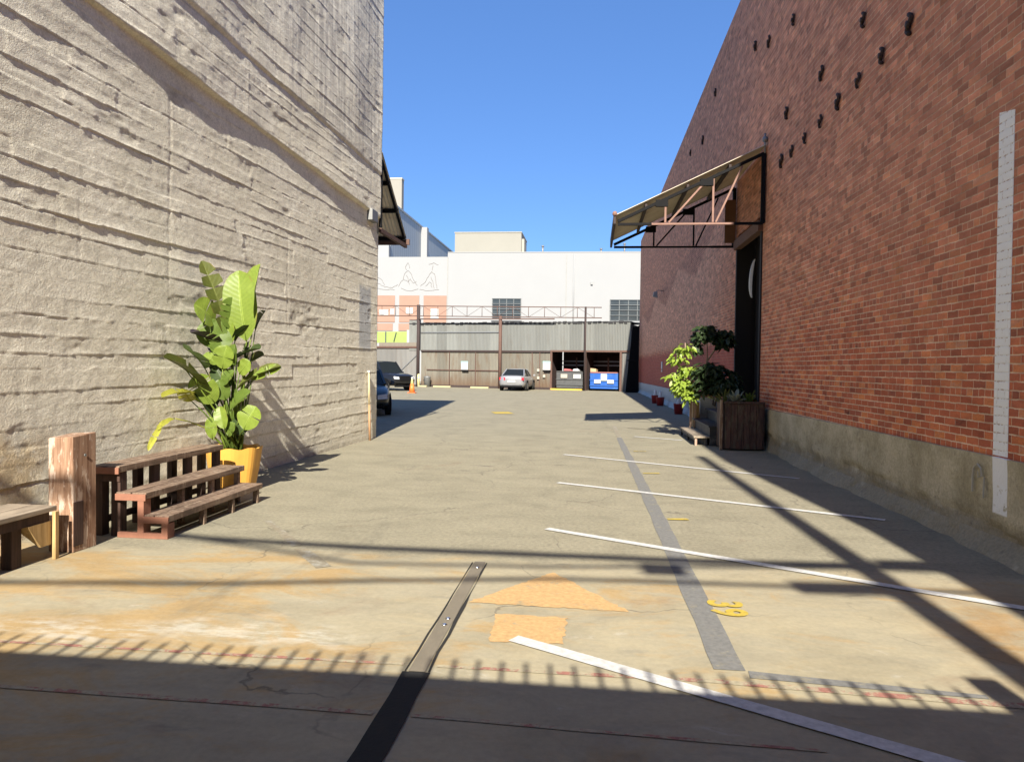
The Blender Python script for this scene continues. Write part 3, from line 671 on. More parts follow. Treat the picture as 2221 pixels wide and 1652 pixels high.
# --- potted bird of paradise
pp = thing('potted_plant', 'tall leafy plant with big paddle leaves in a fluted yellow orange pot', 'potted plant', (-4.45,8.78,0))
m_pot = simple('orange_yellow_glaze', (.60,.31,.055), .5, 0, .10, 4, .1, 30, dirt=(.50,.26,.055))
prof = [(.235,.0),(.25,.03),(.30,.30),(.335,.55)]
m = MB(); n = 48; vs_ = []
def flute(k, r): return r*(1+.022*math.cos(8*2*PI*k/n)) 
rows = [(r, z, 0) for r, z in prof]+[(.30, .545, 1), (.275, .46, 1)]
for r, z, _ in rows:
    for k in range(n):
        a = 2*PI*k/n+.35; rr = flute(k, r); zz = z+(.012*math.cos(16*PI*k/n+.5) if z > .5 else 0)
        vs_.append((rr*math.cos(a), rr*math.sin(a), zz))
fs_ = [(i*n+k, i*n+(k+1) % n, (i+1)*n+(k+1) % n, (i+1)*n+k) for i in range(len(rows)-1) for k in range(n)]+[tuple(range(n))[::-1]]
m.add(vs_, fs_).build('pot', m_pot, pp, False)
MB().lathe([(.27,.44),(.2,.475),(.05,.485)], 20).build('soil', simple('potting_soil', (.05,.035,.025), .95, 0, .4, 20, .6, 40), pp, True)
def leaf_mat(name, a, b, tr=.35):
    t = NT(name); n = t.noise(5, 4, .6); c = t.mix(n, a, b)
    c = t.mix(.5, c, t.ramp(t.noise(28, 3, .6), [(.3, .8), (.7, 1.15)]), 'MULTIPLY')
    tc = t.new('ShaderNodeTexCoord').outputs['UV']; U, V_, _ = t.sep(tc)
    vn = t.M('SINE', t.M('ADD', t.M('MULTIPLY', U, 95), t.M('MULTIPLY', V_, -14)))
    c = t.mix(t.M('MULTIPLY', t.ss(vn, .2, 1.), .14), c, tuple(x*.6 for x in a)); c = t.mix(t.M('MULTIPLY', t.ss(V_, .10, .0), t.M('MULTIPLY', t.ss(U, .0, .02), .6)), c, tuple(min(1, x*1.8+.03) for x in b))
    edge = t.M('MULTIPLY', t.ss(V_, .86, 1.), t.ss(t.noise(7, 4, .6), .5, .62)); c = t.mix(t.M('MULTIPLY', edge, .7), c, (.22,.16,.05))
    t.bump(vn, .12, .003)
    t.done(c, .42, 0, .4)
    tl = t.new('ShaderNodeBsdfTranslucent'); t.l.new(c, tl.inputs[0])
    mx = t.new('ShaderNodeMixShader'); mx.inputs[0].default_value = tr
    t.l.new(t.b.outputs[0], mx.inputs[1]); t.l.new(tl.outputs[0], mx.inputs[2]); t.l.new(mx.outputs[0], t.out.inputs[0])
    return t.m
L_bright = leaf_mat('bright_leaf', (.155,.23,.03), (.25,.325,.055)); L_mid = leaf_mat('mid_leaf', (.085,.14,.025), (.145,.205,.035))
L_dark = leaf_mat('dark_leaf', (.025,.042,.012), (.05,.08,.02), .15); L_olive = leaf_mat('olive_leaf', (.07,.085,.018), (.12,.135,.03), .2)
L_yel = leaf_mat('yellowed_leaf', (.33,.35,.045), (.45,.43,.08)); L_purple = leaf_mat('dried_leaf', (.035,.024,.03), (.06,.04,.045), .1)
def leaf(base, tip, W, nrm, mat, par, fold=.25, arc=.06, splits=(), name='leaf', blunt=.5, curl=0.):
    """paddle blade: midrib from base to tip, V-folded, edges may be split between lobes"""
    b_, t_ = Vector(base), Vector(tip); ax = t_-b_; L = ax.length; ax.normalize()
    nr = Vector(nrm); nr = (nr-ax*nr.dot(ax)).normalized(); side = ax.cross(nr)
    tq = []
    ts = sorted([i/14 for i in range(15)]+[s for s in splits]+[s for s in splits]); m = MB()
    def wd(t): return W/2*max(.02, 1-abs((t-.50)/.505)**(2.6 if t > .5 else 1.9))**.62
    mid = lambda t: b_+ax*(L*t)+nr*(arc*L*math.sin(PI*t)-curl*L*t*t)
    for sg in (1, -1):
        last = None; lastt = -1
        for i, t in enumerate(ts):
            pull = 0.
            if t in splits: pull = .028 if (i > 0 and ts[i-1] == t) else -.028
            row = []; rq = []
            for k in range(4):
                q = k/3; tt = min(1, max(0, t+pull*q+.02*q)); wv = wd(t)*(1 if t not in splits else .93)
                p = mid(tt)+side*sg*wv*q*math.cos(fold)+nr*(wv*(q*q*.25+q*.75)*math.sin(fold)+.004*math.sin(t*17+sg*2+k)*q)
                row.append(p); rq.append((tt, q))
            if last is not None and not (t == lastt):
                m.add(last+row, [(k, k+1, 5+k, 4+k) for k in range(3)]); tq += lq+rq
            last = row; lq = rq; lastt = t
    m.tube([mid(t) for t in (0, .25, .5, .75, .97)], [.008, .007, .006, .004, .002], 5)
    o = m.build(name, mat, par, True); tq += [(0, 0)]*(len(m.v)-len(tq))
    uv = o.data.uv_layers.new(name='UVMap')
    for lp in o.data.loops: uv.data[lp.index].uv = tq[lp.vertex_index]
    return o
def PX(cx, cy, dy=0.):      # crown layout; stems that would hit the wall bend forward instead
    wx, wz = -4.86+(cx-370)*.001877, 2.86-(cy-50)*.001815
    kk = min(1., 4.76/max(4.76, -wx)); return Vector((wx*kk+4.45, dy-.08-8.7*(1-kk), 1.6+(wz-1.6)*kk))
root = lambda: Vector((random.uniform(-.1, .1), random.uniform(-.08, .08), .46))
specs = [ # base px, tip px, width, normal, material, fold, splits, depth
 ((560,600),(365,50),.19,(.75,-.55,.25),L_olive,.35,(.32,.5,.66,.82),.05),
 ((690,600),(622,118),.36,(.05,-1,.15),L_bright,.12,(),.0),
 ((735,470),(782,75),.22,(-.55,-.75,.1),L_bright,.5,(),.03),
 ((480,470),(345,350),.23,(.1,-.8,.55),L_bright,.2,(),-.02),
 ((725,520),(785,385),.16,(-.9,-.2,.3),L_dark,.3,(),.10),
 ((535,640),(415,470),.22,(.1,-.85,.4),L_mid,.25,(),-.04),
 ((520,640),(305,545),.17,(.2,.1,.9),L_purple,.5,(.4,.6),.02),
 ((610,600),(715,490),.15,(-.5,-.2,.8),L_dark,.4,(),.0),
 ((640,710),(805,650),.21,(-.2,-.25,.9),L_dark,.3,(.5,),-.05),
 ((650,780),(800,690),.16,(-.5,-.5,.6),L_olive,.3,(),.08),
 ((400,790),(250,650),.19,(.3,-.45,.8),L_mid,.35,(),.02),
 ((450,960),(150,715),.17,(.5,-.2,.8),L_olive,.55,(.55,),-.05),
 ((300,800),(150,720),.10,(.1,-.9,.45),L_yel,.2,(),-.09),
 ((520,1020),(395,835),.20,(.15,-.95,.2),L_bright,.15,(),-.15),
 ((370,960),(158,985),.10,(.1,-.8,.6),L_yel,.45,(.5,),-.1),
 ((355,1010),(300,925),.12,(.1,-.9,.2),L_yel,.2,(),-.14),
 ((490,1180),(340,950),.18,(.8,-.1,.6),L_dark,.35,(),.0),
 ((650,920),(952,765),.14,(.3,-.4,.85),L_olive,.5,(),-.08),
 ((760,860),(948,772),.10,(.1,-.8,.5),L_bright,.4,(),-.12),
 ((670,820),(752,735),.13,(.0,-.9,.3),L_bright,.2,(),-.1),
 ((735,1190),(805,1035),.20,(-.1,-.95,.25),L_bright,.15,(.6,),-.22),
 ((620,1070),(770,940),.17,(-.1,-.6,.75),L_mid,.3,(),-.15),
 ((600,1190),(556,1040),.11,(0,-.95,.2),L_bright,.3,(),-.2),
 ((560,790),(600,630),.17,(.1,-.9,.3),L_bright,.25,(.5,),-.12),
 ((500,860),(430,670),.16,(.6,-.5,.5),L_dark,.3,(),.03),
 ((640,770),(645,620),.16,(-.4,-.7,.4),L_mid,.3,(),-.1),
 ((580,520),(615,300),.2,(.5,-.8,.1),L_mid,.3,(.3,.5,.7),-.03),
 ((590,930),(480,780),.15,(-.1,-.6,.7),L_dark,.3,(),-.06),
 ((670,1130),(690,960),.15,(-.5,-.6,.5),L_olive,.3,(),-.1),
 ((560,690),(510,520),.17,(.3,-.75,.5),L_mid,.3,(),-.1),
 ((690,1230),(640,1120),.15,(.2,-.7,.6),L_dark,.3,(),-.05),
 ((510,1260),(500,1110),.09,(.3,-.9,.1),L_bright,.3,(),-.18),
 ((600,720),(470,600),.14,(.3,-.7,.6),L_mid,.3,(),-.08),
 ((560,900),(640,800),.13,(-.3,-.8,.4),L_mid,.3,(),-.12),
 ((520,760),(390,700),.13,(.2,-.6,.8),L_bright,.3,(.5,),-.06),
 ((600,620),(560,470),.15,(-.2,-.8,.3),L_bright,.3,(),-.05),
 ((640,1010),(720,860),.13,(-.6,-.3,.7),L_dark,.35,(),.05),
 ((470,1060),(380,900),.14,(.6,-.3,.6),L_dark,.35,(),.04),
 ((580,1000),(540,860),.13,(.2,-.9,.2),L_mid,.3,(),-.1),
 ((610,1240),(660,1150),.12,(-.2,-.8,.5),L_mid,.3,(),-.15),
 ((470,720),(420,600),.14,(.7,-.3,.5),L_dark,.35,(),.02),
 ((680,720),(700,600),.14,(-.6,-.4,.5),L_dark,.3,(),.03),
]
for bpx, tpx, W, nr, mt_, fo_, sp, dy in specs:
    if not sp and W < .3 and random.random() < .6: sp = tuple(sorted(random.uniform(.3, .85) for _ in range(random.choice((1, 2, 3)))))
    b_ = PX(*bpx, dy); t_ = PX(*tpx, dy+random.uniform(-.06, .06))
    # keep clear of the wall behind
    lim = lambda v: v
    b_, t_ = lim(b_), lim(t_)
    leaf(b_, t_, W*(1.2 if W > .3 else 1.65), nr, mt_, pp, fo_, .05, sp)
    r0 = root(); c1 = r0.lerp(b_, .45)+Vector((0, 0, .12)); m = MB()
    pts = [r0.lerp(c1, t).lerp(c1.lerp(b_, t), t) for t in (0, .25, .5, .75, 1)]
    m.tube(pts, [.017, .014, .011, .008, .006], 6).build('stem', L_mid if random.random() < .6 else L_bright, pp, True)
# one stem droops over the bench with a yellowed blade
m = MB(); ar = [Vector((-.05,-.05,.5)), PX(440,1190,-.1), PX(330,1150,-.1), PX(240,1130,-.12)]; m.tube(ar, [.012,.009,.007,.006], 6).build('stem', L_yel, pp, True)
pxo = lambda cx, cy, dy: PX(cx, cy, dy*.15)
leaf(pxo(235,1128,-.85), pxo(120,1210,-.9), .09, (.2,-.8,.6), L_yel, pp, .5, .05); leaf(pxo(150,1180,-.9), pxo(62,1350,-.95), .08, (.3,-.9,.2), L_yel, pp, .5, .05, (.5,))

# ------------------------------------------------------------------ right side: steps, planter, plants, buckets
st = thing('wooden_steps', 'black painted wooden steps climbing to the dark doorway of the brick building', 'steps', (2.14,15.7,0))
for i, (x0, x1, z) in enumerate([(0,.30,.20), (.30,.60,.42), (.60,.90,.66), (.88,1.22,.90)]):
    MB().box(x0-.03, x1, 0, 2.55, z-.04, z).build('tread', m_greywood if i == 0 else m_blackwood, st, bevel=.006)
    for y in (.03, 1.25, 2.46): MB().box(x0+.0, x0+.045 if i == 0 else x1-.02, y, y+.05, 0, z-.041).build('stringer', m_pinkwood if (i == 0 and y < .1) else m_blackwood, st)
    if i == 0: MB().box(x0+.01, x0+.03, .09, 2.45, z-.11, z-.042).build('riser', m_blackwood, st); MB().box(x1-.09, x1-.05, .03, 2.5, 0, z-.042).build('stringer', m_blackwood, st)
    if i: MB().box(x0+.002, x0+.02, .09, 2.45, z-.24, z-.042).build('riser', m_blackwood, st)
hp = thing('handrail_post', 'pair of pinkish wooden posts joined by a rail on the lowest black step', 'post', (2.34,18.0,.2))
for x in (0, .105): MB().box(x-.03, x+.025, -.03, .03, 0, .78).build('post', m_pinkwood, hp, bevel=.004)
MB().box(-.03,.13,-.035,.035,.78,.82).build('rail', m_pinkwood, hp, bevel=.004)
wp = thing('white_screen', 'plain white board screen with orange wooden top rail behind the steps', 'screen', (2.86,18.62,0))
MB().box(-.22,.22,-.02,.02,.1,.90).build('board', m_white, wp); MB().box(-.2,.24,-.035,.03,.905,1.0).build('top_rail', simple('orange_wood', (.30,.12,.03), .7, 0, .3, 9), wp)
for x in (-.2,.2): MB().box(x-.02,x+.02,.021,.06,0,.9).build('leg', m_pinkwood, wp)
pb = thing('planter_box', 'big square planter of dark reddish brown planks beside the steps', 'planter', (2.97,14.97,0))
m_pw = wood('dark_red_planks', (.03,.015,.011), (.11,.055,.038), 2, worn=(.085,.07,.045))
for i in range(6): MB().box(-.36+i*.122, -.36+i*.122+.116, -.02, .02, .03, .93+random.uniform(-.012,.012)).build('plank', m_pw, pb, bevel=.004)
for i in range(5): MB().box(-.40, -.365, .02+i*.14, .02+i*.14+.134, .03, .93).build('plank', m_pw, pb, bevel=.004)
for i in range(5): MB().box(.377, .41, .02+i*.14, .02+i*.14+.134, .03, .93).build('plank', m_pw, pb, bevel=.004)
MB().box(-.36, .37, .68, .72, .03, .93).build('back_board', m_pw, pb)
MB().box(-.363, .375, .021, .679, .05, .86).build('soil', simple('dark_soil', (.03,.022,.017), .95, 0, .4, 20, .5, 40), pb)
MB().box(-.455, -.405, -.03, .04, 0, 1.0).build('corner_post', m_timber, pb, bevel=.004)
MB().beam((-.375,-.028,.95),(.40,-.028,.95), .05, .04).build('rim', m_pw, pb)
def rosette(name, label, loc, n, L, W, mat, spread=1.0, group=None, up=.5):
    r = thing(name, label, 'plant', loc, 0, group)
    for i in range(n):
        a = i*2.4; e = up+.9*random.random(); l = L*random.uniform(.7, 1.1)
        t_ = Vector((math.cos(a)*math.cos(e)*spread, math.sin(a)*math.cos(e)*spread, math.sin(e)))*l
        leaf((math.cos(a)*.02, math.sin(a)*.02, 0), t_, W, (-math.cos(a)*math.sin(e), -math.sin(a)*math.sin(e), math.cos(e)), mat, r, .35, .06, (), 'leaf', .7)
    return r
L_agave = leaf_mat('grey_green_leaf', (.16,.19,.14), (.24,.27,.20), .1); L_deep = leaf_mat('deep_green_leaf', (.018,.032,.014), (.04,.065,.022), .15)
rosette('succulent', 'grey green rosette succulent at the front of the planter box', (2.84,15.15,.86), 16, .34, .10, L_agave)
rosette('agave', 'darker green spiky plant at the planter box end against the brick', (3.13,15.25,.86), 16, .34, .06, L_mid)
rosette('grass_plant', 'loose brownish leaved plant at the planter box corner by the steps', (2.70,15.5,.86), 18, .36, .05, L_olive, up=.3)
def shrub(name, label, loc, stems, leaves, mat, cat='plant', lw=.09, ll=.2, pot=None, droop=.4):
    """stems: polylines; leaves: (centre, radii, count) clouds of small pointed blades"""
    r = thing(name, label, cat, loc)
    for s_ in stems: MB().tube(s_, [.022*(1-.6*i/(len(s_)-1)) for i in range(len(s_))], 6).build('stem', m_pinkwood, r, True)
    m = MB()
    for c, rad, cnt in leaves:
        for i in range(cnt):
            d = Vector((random.gauss(0,1), random.gauss(0,1), random.gauss(0,1))).normalized()*random.random()**.45
            p = Vector(c)+Vector((d.x*rad[0], d.y*rad[1], d.z*rad[2]))
            ax = Vector((d.x+random.uniform(-.5,.5), d.y+random.uniform(-.5,.5), -droop+random.uniform(-.5,.5))).normalized()
            nr = Vector((random.uniform(-.5,.5), random.uniform(-.9,.2), 1)); sd = ax.cross(nr).normalized(); nr = sd.cross(ax)
            l = ll*random.uniform(.45, 1.25); w_ = lw*random.uniform(.7, 1.2)/2
            m.add([p, p+ax*l*.35+sd*w_+nr*.01, p+ax*l*.75+sd*w_*.75, p+ax*l-nr*.03, p+ax*l*.75-sd*w_*.75, p+ax*l*.35-sd*w_+nr*.01, p+ax*l*.5-nr*.015],
                  [(0,1,6,5), (1,2,6), (2,3,4,6), (4,5,6)])
    m.build('foliage', mat, r, True, fix=False)
    return r
L_lime = leaf_mat('lime_leaf', (.20,.30,.035), (.33,.42,.07), .4)
lt = shrub('light_shrub', 'bright lime green leafy shrub in a narrow wooden tub, catching the sun by the steps', (2.0,17.3,0),
      [[(.5,1.1,.7),(.3,.4,1.1),(.12,.1,1.75),(.1,.05,2.2)], [(.45,.9,.8),(.05,.1,1.2),(-.2,0,1.45)], [(.3,.4,1.1),(.3,.1,1.5)]],
      [((.10,.05,2.06),(.2,.2,.14),60), ((-.05,.05,1.85),(.22,.2,.12),45), ((.18,.1,1.55),(.22,.22,.16),80), ((-.12,.05,1.4),(.2,.2,.12),50), ((.10,.05,1.18),(.25,.25,.2),170), ((.2,.0,1.0),(.18,.2,.14),80)], L_lime, lw=.08, ll=.17)
MB().hexa([(.44,1.0,.02),(.62,1.0,.02),(.62,1.25,.02),(.44,1.25,.02)], [(.42,.98,.80),(.58,.98,.80),(.58,1.27,.80),(.42,1.27,.80)]).build('tub', m_yellowwood, lt, bevel=.006)
dk = shrub('dark_fig_tree', 'tall dark green potted tree with round leaf clumps in the shade by the doorway', (2.72,17.6,0),
      [[(0,1.35,.45),(0,.9,1.25),(-.05,.2,1.9),(-.1,0,2.5)], [(-.03,.3,1.8),(.2,.1,2.2),(.3,0,2.4)]],
      [((-.10,0,2.45),(.27,.22,.22),190), ((.28,0,2.32),(.22,.22,.26),170), ((-.32,.1,2.2),(.12,.12,.3),50)], L_deep, lw=.11, ll=.16)
MB().lathe([(.16,.0),(.2,.3),(.22,.45),(.19,.45),(.18,.40)], 16, (0,1.35,0)).build('pot', simple('dark_pot', (.03,.025,.022), .6), dk, True)
db = shrub('dark_bush', 'spreading dark green bush filling the shaded corner beside the doorway', (2.70,17.0,0),
      [[(.3,1.95,.5),(.15,.9,1.2),(0,.1,1.5)], [(.3,1.95,.5),(.28,.8,1.2),(.25,.0,1.4)]],
      [((-.05,.1,1.55),(.34,.3,.24),300), ((.25,.0,1.35),(.30,.3,.28),280), ((-.18,.1,1.30),(.18,.2,.34),150), ((.2,-.2,1.22),(.32,.25,.16),180)], L_deep, lw=.08, ll=.2)
MB().lathe([(.18,.0),(.22,.3),(.24,.5),(.2,.5),(.2,.44)], 16, (.3,1.95,0)).build('pot', simple('dark_clay', (.05,.03,.025), .7), db, True)
m_bucket = simple('red_plastic', (.30,.022,.02), .45, 0, .15, 4)
bk0 = None
for (x, y), lab in zip([(2.86,34.4),(2.89,32.2),(3.02,26.5)], ['red bucket farthest along the brick wall with a short white stub','red bucket in the middle of three along the brick wall','red bucket nearest the steps along the brick wall']):
    if bk0 is None:
        bk0 = o = thing('bucket', lab, 'bucket', (x,y,0), 0, 'red buckets along the brick wall')
        MB().lathe([(.14,0),(.18,.36),(.19,.37),(.165,.37),(.15,.1)], 18).build('pail', m_bucket, o, True)
        MB().lathe([(.1,.10),(.11,.34),(.06,.5),(.05,.62)], 12).build('white_stub', m_white, o, True)
    else:
        o = copy_tree(bk0); o.location = (x,y,0); o['label'] = lab

# ------------------------------------------------------------------ the far end of the yard: fence line, turned about 15 degrees
FR = math.atan(-.27); KX = math.sqrt(1+.27**2)
def fthing(name, label, cat, x=0., off=0., group=None):
    """thing on the fence line; local x runs along it, local y away from the yard"""
    return thing(name, label, cat, (x-off*math.sin(FR), 51-.27*x+off*math.cos(FR), 0), FR, group)
def sheet_mat(name, a, b, rust=(.20,.11,.06), amt=.5, low=None):
    t = NT(name); co = t.co(); X, Y, Z = t.sep(co)
    n = t.noise(1, 6, .65, t.scale(co, [5, 5, .7])); c = t.mix(n, a, b)
    pan = t.wn(t.comb(t.M('FLOOR', t.M('DIVIDE', X, .86)), 2, 3)); c = t.mix(.8, c, t.ramp(pan, [(0, .78), (1, 1.18)]), 'MULTIPLY')
    k = t.ss(t.noise(1, 6, .7, t.scale(co, [2.6, 2.6, .5])), .48, .68)
    c = t.mix(t.M('MULTIPLY', k, amt), c, rust)
    if low: c = t.mix(t.M('MULTIPLY', t.ss(t.M('ADD', Z, t.M('MULTIPLY', n, .9)), 1.7, .5), low), c, rust)
    return t.done(c, .7, .15)
m_sh_up = sheet_mat('grey_corrugated_sheet', (.145,.15,.14), (.19,.195,.185), (.10,.085,.065), .25)
m_sh_lo = sheet_mat('rusty_corrugated_sheet', (.135,.124,.10), (.185,.172,.14), (.115,.068,.038), .6, .8)
m_sh_lt = sheet_mat('pale_corrugated_sheet', (.15,.146,.138), (.19,.186,.176), (.14,.105,.08), .3)
m_tar = simple('black_tar_edge', (.02,.02,.022), .8, 0, .4, 9)
sh = fthing('corrugated_shed', 'long grey corrugated iron shed with two open bays across the far end', 'shed')
k = KX
pn = lambda u, v, h: (u, -h, v)
corr(pn, -13.9*k, 2.5*k, .11, .018, 2.72, 4.68).build('upper_wall', m_sh_up, sh, fix=False)
corr(lambda u, v, h: (u, -h+.05, v), -12.9*k, -2.98*k, .11, .018, .02, 2.70).build('lower_wall', m_sh_lo, sh, fix=False)
corr(lambda u, v, h: (u, -h+.05, v), 1.86*k, 2.52*k, .11, .018, .02, 2.70).build('lower_wall', m_sh_lt, sh, fix=False)
MB().box(-13.9*k, -12.95*k, .02, .06, 2.72, 5.02).build('end_sheet', m_sh_up, sh)
MB().box(-13.9*k, 2.5*k, -.02, 3.2, 4.69, 4.75).build('roof', m_tar, sh)
m = MB()
for i in range(46):
    x = -13.6*k+i*.36; m.box(x, x+random.uniform(.15, .34), -.05, .10, 4.66-random.uniform(0, .07), 4.752+random.uniform(0, .05))
m.build('roof_edge', m_tar, sh)
MB().box(-12.9*k, -6.7*k, -.075, -.03, 4.02, 4.10).build('batten', m_galv, sh)
MB().box(-12.9*k, -2.98*k, -.06, .0, 2.62, 2.74).build('mid_rail', m_darkrust, sh)
MB().box(-2.98*k, 2.5*k, -.06, .0, 2.66, 2.78).build('mid_rail', m_rust, sh)
for x in (-10.6, -8.55, -4.3, -3.75): MB().box(x*k-.025, x*k+.025, -.03, .02, .03, 2.6).build('stud', m_rust, sh)
MB().box(-12.4*k, -6.7*k, -.04, .03, 1.25, 1.31).build('batten', m_rust, sh)
MB().box(-12.9*k, -3.0*k, -.05, .03, .0, .16).build('base_rail', m_darkrust, sh)
for x in (-2.93, -.55, 1.86): MB().box(x*k-.07, x*k+.07, -.05, .08, 0, 2.66).build('bay_post', m_rust, sh)
# the dark bays behind
m_in = simple('dark_interior', (.03,.014,.012), .9, 0, .4, 3)
MB().box(-3.0*k, 2.4*k, 3.1, 3.2, 0, 4.6).build('rear_wall', m_in, sh)
for x in (-3.1, -.58, 2.3): MB().box(x*k-.03, x*k+.03, .1, 3.08, 0, 4.6).build('bay_side', m_in, sh)
for x in (-1.7, .55):
    for z in (1.72, 2.0): MB().box((x-1.05)*k, (x+1.0)*k, 2.0, 2.05, z, z+.07).build('inner_rail', m_galv, sh)
    MB().box(x*k-.05, x*k+.05, 1.95, 2.0, .9, 2.3).build('inner_post', m_rust, sh)
lf = fthing('side_fence', 'pale corrugated fence with a rusty top rail left of the shed', 'fence')
corr(lambda u, v, h: (u, -h+.05, v), -19*k, -13.05*k, .11, .018, .05, 2.9).build('panel', m_sh_lt, lf, fix=False)
MB().box(-19*k, -13.05*k, -.06, .04, 2.88, 3.02).build('top_rail', m_rust, lf); MB().box(-19*k, -13.05*k, -.05, .04, .0, .12).build('base_rail', m_darkrust, lf)
MB().beam((-15.2*k,-.0,.6),(-13.2*k,-.0,2.4), .04, .05).build('brace', m_galv, lf)
MB().box(-16.4*k,-13.1*k,-.05,.03,3.02,3.30).build('upper_board', simple('tan_board', (.17,.145,.115), .8), lf)
# pipe gantry that carries the old sign rails
ga = fthing('pipe_gantry', 'rusty pipe gantry of three tall posts and a lattice rail along the shed front', 'gantry', off=-.35)
for x, h, r, mt_ in ((-12.95,6.1,.13,m_darkrust), (-6.55,5.2,.12,m_rust), (-.48,5.75,.07,m_darkrust)):
    MB().tube([(x*k,0,0),(x*k,0,h)], r, 10).build('post', mt_, ga, True)
zt, zb_ = (lambda x: 6.12-.025*(x+17)), (lambda x: 5.36-.022*(x+17))
MB().tube([(-19*k,0,zt(-19)),(.6*k,0,zt(.6))], .035, 6).build('top_chord', m_rust, ga, True)
MB().tube([(-19*k,0,zb_(-19)),(.62*k,0,zb_(.62))], .035, 6).build('bottom_chord', m_rust, ga, True)
MB().tube([(-12.9*k,-.1,5.04),(-2.6*k,-.1,4.93)], .045, 6).build('lower_rail', m_rust, ga, True)
xs = [-18.3+1.15*i for i in range(17)]
for i, x in enumerate(xs):
    MB().tube([(x*k,0,zb_(x)),(x*k,0,zt(x))], .022, 5).build('upright', m_rust, ga, True)
    if i: MB().tube([(xs[i-1]*k,0,zb_(xs[i-1]) if i % 2 else zt(xs[i-1])),(x*k,0,zt(x) if i % 2 else zb_(x))], .012, 5).build('diagonal', m_rust, ga, True)
# dumpsters
def dumpster(label, x, body, lid, half, h):
    d = fthing('dumpster', label, 'dumpster', x, .35, 'dumpsters in the shed bays')
    m = MB(); m.prism([(0,.14),(1.35,.14),(1.45,h-.28),(-.05,h)][::-1], lambda u, v, e: (e, u, v), -half, half); m.build('body', body, d, bevel=.015)
    for z in (.34, .72): MB().box(-half-.02, half+.02, -.06-.02*z, .0, z, z+.05).build('rib', body, d)
    for s_ in (-1, 1):
        MB().box(s_*half-.06 if s_ > 0 else s_*half-.06, s_*half+.12 if s_ > 0 else s_*half+.06, .3, .8, .55, .73).build('fork_pocket', body, d, bevel=.01)
        for y in (.2, 1.1): MB().lathe([(.07,-.03),(.07,.03)], 12, (s_*(half-.15), y, .07), 0).build('caster', m_tyre, d)
        w_ = half-.02
        l = MB().hexa([(min(0,s_*w_),-.09,h-.02),(max(0,s_*w_),-.09,h-.02),(max(0,s_*w_),1.45,h-.28),(min(0,s_*w_),1.45,h-.28)],
                      [(min(0,s_*w_),-.09,h+.05),(max(0,s_*w_),-.09,h+.05),(max(0,s_*w_),1.45,h-.2),(min(0,s_*w_),1.45,h-.2)])
        l.build('lid', lid, d, bevel=.015)
    return d
m_dg = simple('dark_grey_steel', (.085,.088,.09), .6, .2, .25, 4, dirt=(.05,.05,.05)); m_db = simple('blue_steel', (.015,.085,.34), .5, 0, .15, 4, dirt=(.05,.14,.34))
m_lp = simple('faded_red_lid', (.30,.125,.105), .6, 0, .2, 5); m_lb = simple('dark_lid', (.06,.06,.06), .6)
d1 = dumpster('dark grey dumpster with two pale stickers in the left shed bay', -1.72, m_dg, m_lb, .96, 1.28)
d2 = dumpster('blue dumpster with faded red lid and white stickers in the right shed bay', .66, m_db, m_lp, .98, 1.25)
m_st = simple('white_sticker', (.40,.40,.385), .6, 0, .05, 4); m_stc = simple('cream_sticker', (.36,.33,.27), .6, 0, .05, 4)
for x0, x1, z0, z1, mt_ in ((-.62,-.14,.84,1.12,m_stc), (.30,.84,.82,1.12,m_st)): MB().box(x0, x1, -.10, -.083, z0, z1).build('sticker', mt_, d1)
for x0, x1, z0, z1, mt_ in ((-.66,-.2,.52,.78,m_st), (.26,.72,.52,.78,m_st), (-.2,.24,.70,1.18,simple('pale_blue_poster', (.34,.40,.41), .6))): MB().box(x0, x1, -.11, -.09, z0, z1).build('sticker', mt_, d2)
jn = fthing('cardboard_stack', 'tan cardboard pieces and red sack lying on the dark grey dumpster', 'rubbish', -1.72, .35)
MB().hexa([(-.5,.1,1.335),(.1,.1,1.335),(.1,.8,1.255),(-.5,.8,1.255)], [(-.45,.1,1.50),(.05,.1,1.46),(.05,.8,1.40),(-.45,.8,1.42)]).build('red_sack', simple('red_plastic_sack', (.40,.10,.10), .6, 0, .3, 8), jn, bevel=.04)
MB().hexa([(.15,.15,1.335),(.6,.15,1.335),(.6,.7,1.27),(.15,.7,1.27)], [(.2,.15,1.48),(.55,.15,1.52),(.55,.7,1.42),(.2,.7,1.40)]).build('pale_bag', simple('pale_plastic_bag', (.55,.57,.58), .5, 0, .2, 8), jn, bevel=.04)
cbx = fthing('cardboard_box', 'small tan cardboard box on the blue dumpster lid', 'box', -.05, .40)
MB().hexa([(-.25,.0,1.31),(.15,.0,1.31),(.15,.5,1.22),(-.25,.5,1.22)], [(-.25,.0,1.56),(.15,.0,1.52),(.15,.5,1.46),(-.25,.5,1.48)]).build('box', simple('cardboard', (.42,.30,.17), .8), cbx, bevel=.01)
yk = fthing('yellow_kerb', 'yellow painted kerb in front of the dark grey dumpster', 'kerb', -1.75, -.25); MB().box(-1.15,1.12,-.1,.08,0,.11).build('kerb', simple('yellow_kerb_paint', (.55,.36,.06), .8, 0, .25, 5), yk, bevel=.02)
